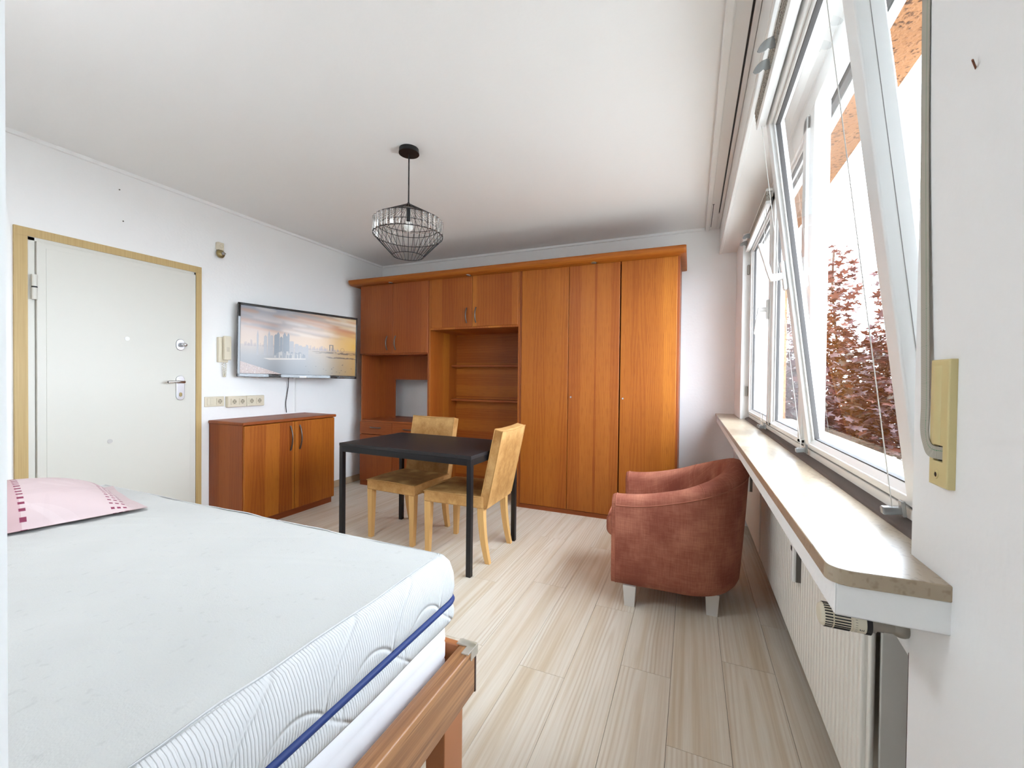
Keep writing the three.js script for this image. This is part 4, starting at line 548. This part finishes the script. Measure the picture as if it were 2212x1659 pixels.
// rounded slab with a sculpted side profile; prof = [[inset, y] ...] from bottom to top, plus a top cap
function slab(x0, x1, z0, z1, rc, prof, side, wob) {
  const pts = []; const nx = 90, nz = 44, nc = 8; const push = (x, z, a, b) => pts.push([x, z, a, b]);
  const X0 = x0 + rc, X1 = x1 - rc, Z0 = z0 + rc, Z1 = z1 - rc;
  for (let i = 0; i < nx; i++) push(lerp(X0, X1, i / nx), z0, 0, -1); for (let i = 0; i < nc; i++) { const a = -Math.PI / 2 + i / nc * Math.PI / 2; push(X1 + rc * Math.cos(a), Z0 + rc * Math.sin(a), Math.cos(a), Math.sin(a)); }
  for (let i = 0; i < nz; i++) push(x1, lerp(Z0, Z1, i / nz), 1, 0); for (let i = 0; i < nc; i++) { const a = i / nc * Math.PI / 2; push(X1 + rc * Math.cos(a), Z1 + rc * Math.sin(a), Math.cos(a), Math.sin(a)); }
  for (let i = 0; i < nx; i++) push(lerp(X1, X0, i / nx), z1, 0, 1); for (let i = 0; i < nc; i++) { const a = Math.PI / 2 + i / nc * Math.PI / 2; push(X0 + rc * Math.cos(a), Z1 + rc * Math.sin(a), Math.cos(a), Math.sin(a)); }
  for (let i = 0; i < nz; i++) push(x0, lerp(Z1, Z0, i / nz), -1, 0); for (let i = 0; i < nc; i++) { const a = Math.PI + i / nc * Math.PI / 2; push(X0 + rc * Math.cos(a), Z0 + rc * Math.sin(a), Math.cos(a), Math.sin(a)); }
  const n = pts.length, P = [], U = [], I = []; let L = 0; const len = [0]; for (let i = 1; i <= n; i++) { const a = pts[i - 1], b = pts[i % n]; L += Math.hypot(a[0] - b[0], a[1] - b[1]); len.push(L); }
  prof.forEach(([ins, y], l) => { for (let i = 0; i <= n; i++) { const [x, z, a, b] = pts[i % n], w = wob ? wob(len[i] , l, L) : [0, 0]; P.push(x - a * (ins + w[0]), y + w[1], z - b * (ins + w[0])); U.push(len[i], y); } });
  for (let l = 0; l < prof.length - 1; l++) for (let i = 0; i < n; i++) { const a = l * (n + 1) + i, b = a + n + 1; I.push(a, b, a + 1, b, b + 1, a + 1); }
  const g = new THREE.BufferGeometry(); g.setAttribute('position', new THREE.Float32BufferAttribute(P, 3)); g.setAttribute('uv', new THREE.Float32BufferAttribute(U, 2)); g.setIndex(I); g.computeVertexNormals(); return { g, pts, n, len };
}
{
  const b = thing('lower_mattress', 'white sheeted lower mattress inside the bed frame', 'mattress');
  const prof = [[0.012, 0.331], [0.002, 0.345], [0, 0.38], [0.004, 0.388], [0.0, 0.396], [0, 0.43], [0.004, 0.437], [0, 0.445], [0.002, 0.476], [0.012, 0.4855]];
  const s = slab(1.0, 2.925, 3.072, 3.93, 0.035, prof); mesh('sheet_cover', s.g, M.sheet, b); mesh('top_panel', B(1.02, 2.905, 0.47, 0.486, 3.092, 3.91), M.sheet, b); mesh('bottom_panel', B(1.02, 2.905, 0.331, 0.345, 3.092, 3.91), M.sheet, b);
}
{
  const t = thing('mattress', 'white quilted mattress with a dark blue zip around its side', 'mattress'), x0 = 0.99, x1 = 2.945, z0 = 3.035, z1 = 3.96, rc = 0.06, yt = 0.688;
  const wob = (s, l, L) => l >= 11 ? [0.010 * (fbm(s * 5, 1, 3, 2) - 0.5) * 2, 0.004 * (fbm(s * 6, 3, 8, 2) - 0.5) * 2] : [0.004 * (fbm(s * 4, l * 0.1, 9, 2) - 0.5) * 2, 0];
  const prof = [[0.03, 0.488], [0.010, 0.494], [0.001, 0.508], [0.0, 0.525], [0.004, 0.541], [0.012, 0.551], [0.012, 0.559], [0.004, 0.570], [0.0, 0.592], [0.003, 0.630], [0.014, 0.662], [0.032, 0.681], [0.05, yt]];
  const s = slab(x0, x1, z0, z1, rc, prof, 0, wob); mesh('quilted_border', s.g, M.mattressSide, t);
  // top panel: grid with soft creases, pressed into the border line
  const nx = 200, nz = 96, P = [], U = [], I = [], ins = 0.05;
  const hgt = (x, z) => { const ex = Math.min(x - x0 - ins, x1 - ins - x, z - z0 - ins, z1 - ins - z), edge = clamp(ex / 0.10); const q = z * 1.0 + x * 0.34 + 0.06 * Math.sin(x * 3.1); const cr = Math.pow(1 - Math.abs(2 * fbm(x * 0.9 + 3, q * 7, 21, 3) - 1), 6); const w = sm(clamp((2.2 - x) / 0.9)) * 0.8 + 0.2; return yt + 0.004 * sm(edge) + edge * (0.006 * w * (cr - 0.3) + 0.005 * (fbm(x * 2.2, z * 2.6, 5, 3) - 0.5)); };
  for (let j = 0; j <= nz; j++) for (let i = 0; i <= nx; i++) { let x = lerp(x0 + ins - 0.004, x1 - ins + 0.004, i / nx), z = lerp(z0 + ins - 0.004, z1 - ins + 0.004, j / nz); P.push(x, hgt(x, z), z); U.push(x, z); if (i && j) { const a = (j - 1) * (nx + 1) + i - 1; I.push(a, a + nx + 1, a + 1, a + 1, a + nx + 1, a + nx + 2); } }
  const g = new THREE.BufferGeometry(); g.setAttribute('position', new THREE.Float32BufferAttribute(P, 3)); g.setAttribute('uv', new THREE.Float32BufferAttribute(U, 2)); g.setIndex(I); g.computeVertexNormals(); mesh('top_panel', g, M.mattressTop, t);
  const loopAt = (ins2, y, f) => s.pts.filter((_, i) => i % 2 === 0).map(([x, z, a, b], i) => V(x - a * (ins2 + f(i)[0]), y + f(i)[1], z - b * (ins2 + f(i)[0])));
  mesh('edge_seam', tube(loopAt(0.05, yt + 0.001, (i) => wob(s.len[(i * 2) % s.n], 12)), 0.0022, 700, 5, true), M.mattressSide, t);
  const zip = loopAt(0.0085, 0.555, () => [0, 0]); const zg = tube(zip, 0.0085, 700, 8, true); { const Pp = zg.attributes.position; for (let i = 0; i < Pp.count; i++) Pp.setY(i, 0.555 + (Pp.getY(i) - 0.555) * 0.95); zg.computeVertexNormals(); } mesh('zip_band', zg, M.blueZip, t);
  mesh('bottom_panel', B(x0 + 0.03, x1 - 0.03, 0.4865, 0.49, z0 + 0.03, z1 - 0.03), M.mattressSide, t);
}
// pillow with a flange and rows of printed dashes
{
  const t = thing('pillow', 'flat pale pink pillow with rows of dark red dashes on the mattress', 'pillow');
  const print = canvasTex(1024, 640, (c, w, h) => {
    c.fillStyle = '#c4b0af'; c.fillRect(0, 0, w, h); const r = rng(8); c.globalAlpha = 0.25; for (let i = 0; i < 60; i++) { c.fillStyle = i % 2 ? '#cfbfbd' : '#bba5a5'; c.beginPath(); c.ellipse(r() * w, r() * h, 60 + r() * 120, 8 + r() * 16, r() * 3, 0, 7); c.fill(); } c.globalAlpha = 1;
    c.fillStyle = '#b99c9c'; c.fillRect(0, 0, w * 0.60, h);
    c.fillStyle = '#7a3048'; for (let y = 6; y < h; y += 26) { c.fillRect(w * 0.595, y, 20, 10); for (let k = 0; k < 3; k++) c.fillRect(w * 0.875 + k * 22, y + 2, 13, 8); }
  });
  const nx = 70, nz = 50, W = 0.78, D = 0.50, mk = (sgn) => { const P = [], U = [], I = []; for (let j = 0; j <= nz; j++) for (let i = 0; i <= nx; i++) { const u = i / nx, v = j / nz, a = u * 2 - 1, b = v * 2 - 1; const core = Math.pow(clamp(1 - Math.pow(Math.abs(a) / 0.90, 2.6)), 0.55) * Math.pow(clamp(1 - Math.pow(Math.abs(b) / 0.94, 2.4)), 0.55); const cr = 0.012 * (fbm(u * 5, v * 6, 31, 3) - 0.5) * (0.3 + core); const fl = 0.003 + 0.007 * noise(u * 6, v * 5, 4) * clamp((Math.max(Math.abs(a), Math.abs(b)) - 0.8) / 0.2); let y = sgn > 0 ? fl + 0.125 * core + cr * (core > 0 ? 1 : 0.4) : fl * clamp(1 - core * 4) - 0.0; if (sgn < 0) y = Math.min(y, fl) - 0.0015; const pull = 1 - 0.04 * Math.abs(b) * (1 - Math.abs(a)); P.push(a * W / 2 * (1 - 0.03 * (1 - b * b)), y, b * D / 2 * pull); U.push(u, 1 - v); if (i && j) { const q = (j - 1) * (nx + 1) + i - 1; if (sgn > 0) I.push(q, q + nx + 1, q + 1, q + 1, q + nx + 1, q + nx + 2); else I.push(q, q + 1, q + nx + 1, q + 1, q + nx + 2, q + nx + 1); } } const g = new THREE.BufferGeometry(); g.setAttribute('position', new THREE.Float32BufferAttribute(P, 3)); g.setAttribute('uv', new THREE.Float32BufferAttribute(U, 2)); g.setIndex(I); g.computeVertexNormals(); return g; };
  const pm = mat({ map: print, roughness: 0.9 }); mesh('pillow_top', mk(1), pm, t); mesh('pillow_underside', mk(-1), pm, t);
  t.position.set(1.35, 0.6995, 3.55); t.rotation.y = 1.36;
}

// ---------------------------------------------------------------- pendant lamp
{
  const t = thing('pendant_lamp', 'black wire cage pendant lamp with glass drops hanging from the ceiling', 'pendant lamp'), cx = 1.98, cz = 2.042;
  t.position.set(cx, 0, cz);
  const can = cyl(0.058, 0.061, 0.028, 48); can.translate(0, H - 0.014, 0); mesh('ceiling_rose', can, M.black, t);
  const ya = 2.262, yu = 2.163, yl = 2.068, yb = 1.948, ru = 0.196, rl = 0.206, rb = 0.092, n = 34;
  mesh('cord', rod([0, H - 0.03, 0], [0, ya, 0], 0.0042, 10), M.black, t); { const g = cyl(0.007, 0.012, 0.018, 16); g.translate(0, ya, 0); const k = cyl(0.014, 0.014, 0.075, 18); k.translate(0, 2.20, 0); mesh('lamp_holder', [g, k], M.black, t); }
  const ringG = (r, y, w) => { const g = new THREE.TorusGeometry(r, w, 6, 72); g.rotateX(Math.PI / 2); g.translate(0, y, 0); return g; };
  for (const [r, y] of [[ru, yu], [rl, yl], [0.173, 2.118], [rb, yb], [0.018, ya - 0.004]]) mesh('cage_ring', ringG(r, y, 0.0021), M.blackMetal, t);
  const wire = tube([[0.012, ya, 0], [ru * 0.985, yu + 0.004, 0], [ru, yu, 0], [rl, yl, 0], [rl * 0.99, yl - 0.004, 0], [rb, yb, 0]], 0.0015, 1, 4);
  const wg = mergeGeometries([rod([0.012, ya, 0], [ru, yu, 0], 0.0015, 5), rod([ru, yu, 0], [rl, yl, 0], 0.0015, 5), rod([rl, yl, 0], [rb, yb, 0], 0.0015, 5)]);
  const cg = R(-0.0045, 0.0045, yl + 0.004, yu - 0.006, -0.0085, 0.0085, 0.002, 1); cg.translate(0.205, 0, 0);
  for (let k = 0; k < n; k++) { const a = k / n * Math.PI * 2, m = mesh('cage_wire', wg, M.blackMetal, t); m.rotation.y = a; const c = mesh('glass_drop', cg, M.crystal, t); c.rotation.y = a + Math.PI / n; }
  const bp = []; for (let i = 0; i <= 14; i++) { const a = i / 14 * Math.PI; bp.push(new THREE.Vector2(i === 0 ? 0.0001 : (0.029 * Math.sin(a)) * (i > 10 ? 1.1 : 1) + (i === 14 ? 0.013 : 0), -0.029 * Math.cos(a))); } const bulb = new THREE.LatheGeometry(bp, 28); bulb.translate(0, 2.125, 0); mesh('bulb', bulb, mat({ color: 0xf4f2ec, roughness: 0.25 }), t);
}

// ---------------------------------------------------------------- outdoors: ground and purple maple
asStruct(mesh('ground_outside', (() => { const g = new THREE.PlaneGeometry(120, 120); g.rotateX(-Math.PI / 2); g.translate(30, -3.2, -20); return g; })(), mat({ color: 0x94938f, roughness: 1 })), 'pale paved yard in front of the building');
{
  const t = thing('maple_tree', 'purple leaved maple tree outside the tilted window', 'tree'); const r = rng(42);
  const base = V(6.3, -3.2, -4.6); const bark = mat({ color: 0x4a3a30, roughness: 0.95 });
  mesh('trunk', tube([[6.3, -3.2, -4.9], [6.2, -1.5, -4.8], [6.1, -0.2, -4.7], [6.0, 0.6, -4.6]], 0.09, 24, 10), bark, t);
  const blobs = [[5.55, 1.75, -4.1, 0.55, 0.6, 0.5], [6.2, 1.45, -3.9, 0.6, 0.6, 0.5], [5.75, 0.6, -3.5, 0.8, 0.7, 0.5], [6.4, -0.2, -3.3, 0.7, 0.7, 0.5], [5.62, 2.55, -4.0, 0.36, 0.9, 0.5], [5.2, 1.5, -4.1, 0.6, 0.9, 0.7], [6.35, 2.4, -3.7, 0.34, 0.8, 0.5], [6.0, 1.0, -3.9, 0.9, 0.9, 0.8], [5.3, 0.2, -3.9, 0.9, 0.9, 0.9], [6.6, 0.6, -3.6, 0.8, 1.0, 0.8], [6.0, -0.6, -3.7, 1.2, 0.8, 1.0], [4.95, 0.9, -4.6, 0.5, 0.9, 0.7], [6.9, 1.5, -4.3, 0.7, 0.9, 0.8], [5.7, 0.4, -5.2, 1.3, 1.3, 0.8], [5.6, -1.5, -4.2, 1.3, 0.8, 1.0], [6.6, -0.9, -4.9, 1.2, 1.0, 0.9]];
  const br = []; for (const b of blobs) br.push(tube([[6.1, -0.2, -4.4], [lerp(6.1, b[0], 0.5), lerp(-0.2, b[1], 0.35), lerp(-4.4, b[2], 0.5)], [b[0], b[1], b[2]], [b[0], b[1] + b[4] * 0.8, b[2]]], 0.018, 16, 5)); mesh('branches', br, bark, t);
  const s = new THREE.Shape(), lobes = [[0, 1], [62, 0.92], [118, 0.6]]; const pt = (deg, q) => [Math.sin(deg * Math.PI / 180) * q, Math.cos(deg * Math.PI / 180) * q]; const seq = [[0, 1], [14, 0.62], [26, 0.42], [46, 0.66], [60, 0.95], [74, 0.6], [92, 0.36], [116, 0.62], [150, 0.3], [180, 0.22]]; const full = [...seq, ...seq.slice(1, -1).reverse().map(([d, q]) => [-d, q])]; full.forEach(([d, q], i) => { const [x, y] = pt(d, q); i ? s.lineTo(x, y) : s.moveTo(x, y); }); s.closePath();
  const lg = new THREE.ShapeGeometry(s); { const P = lg.attributes.position; for (let i = 0; i < P.count; i++) P.setZ(i, -0.22 * (P.getX(i) ** 2 + 0.6 * P.getY(i) ** 2)); lg.computeVertexNormals(); lg.scale(0.078, 0.078, 0.078); }
  const cols = [0x3d282c, 0x482e2f, 0x302225, 0x573026, 0x3c3931, 0x5c3527].map((c) => phys({ color: c, roughness: 0.55, transmission: 0.25, thickness: 0, side: THREE.DoubleSide }));
  const buckets = cols.map(() => []), all = []; const tot = blobs.reduce((a, b) => a + b[3] * b[4] * b[5], 0);
  for (const b of blobs) { const k = Math.round(17000 * b[3] * b[4] * b[5] / tot + 60); for (let i = 0; i < k; i++) { const u = r() * 2 - 1, a = r() * 6.283, q = Math.pow(r(), 0.45), w = Math.sqrt(1 - u * u); const p = V(b[0] + b[3] * q * w * Math.cos(a), b[1] + b[4] * q * u, b[2] + b[5] * q * w * Math.sin(a)); const e = new THREE.Euler(-0.5 - 0.9 * r(), r() * 6.283, (r() - 0.5) * 1.2, 'YXZ'), sc = 0.7 + r() * 0.8, top = p.y > 1.7; const c = top ? [3, 5, 1, 3][Math.floor(r() * 4)] : [0, 1, 2, 4, 0, 3][Math.floor(r() * 6)]; all.push({ p, e, sc, c, d: p.distanceTo(CAM.p) }); } }
  all.sort((a, b) => a.d - b.d);
  const vis = all.filter((l) => l.p.y > -0.2 && l.p.y < 3.4).slice(0, 290), set = new Set(vis);
  for (const l of vis) { const m = mesh('leaf', lg, cols[l.c], t); m.position.copy(l.p); m.rotation.copy(l.e); m.scale.setScalar(l.sc); }
  for (const l of all) if (!set.has(l)) { const g = lg.clone(); g.applyMatrix4(new THREE.Matrix4().compose(l.p, new THREE.Quaternion().setFromEuler(l.e), V(l.sc, l.sc, l.sc))); buckets[l.c].push(g); }
  buckets.forEach((b, i) => { if (b.length) { const m = mesh('foliage', mergeGeometries(b), cols[i], t); m.userData.kind = 'stuff'; } });
}

renderer.render(scene, camera);
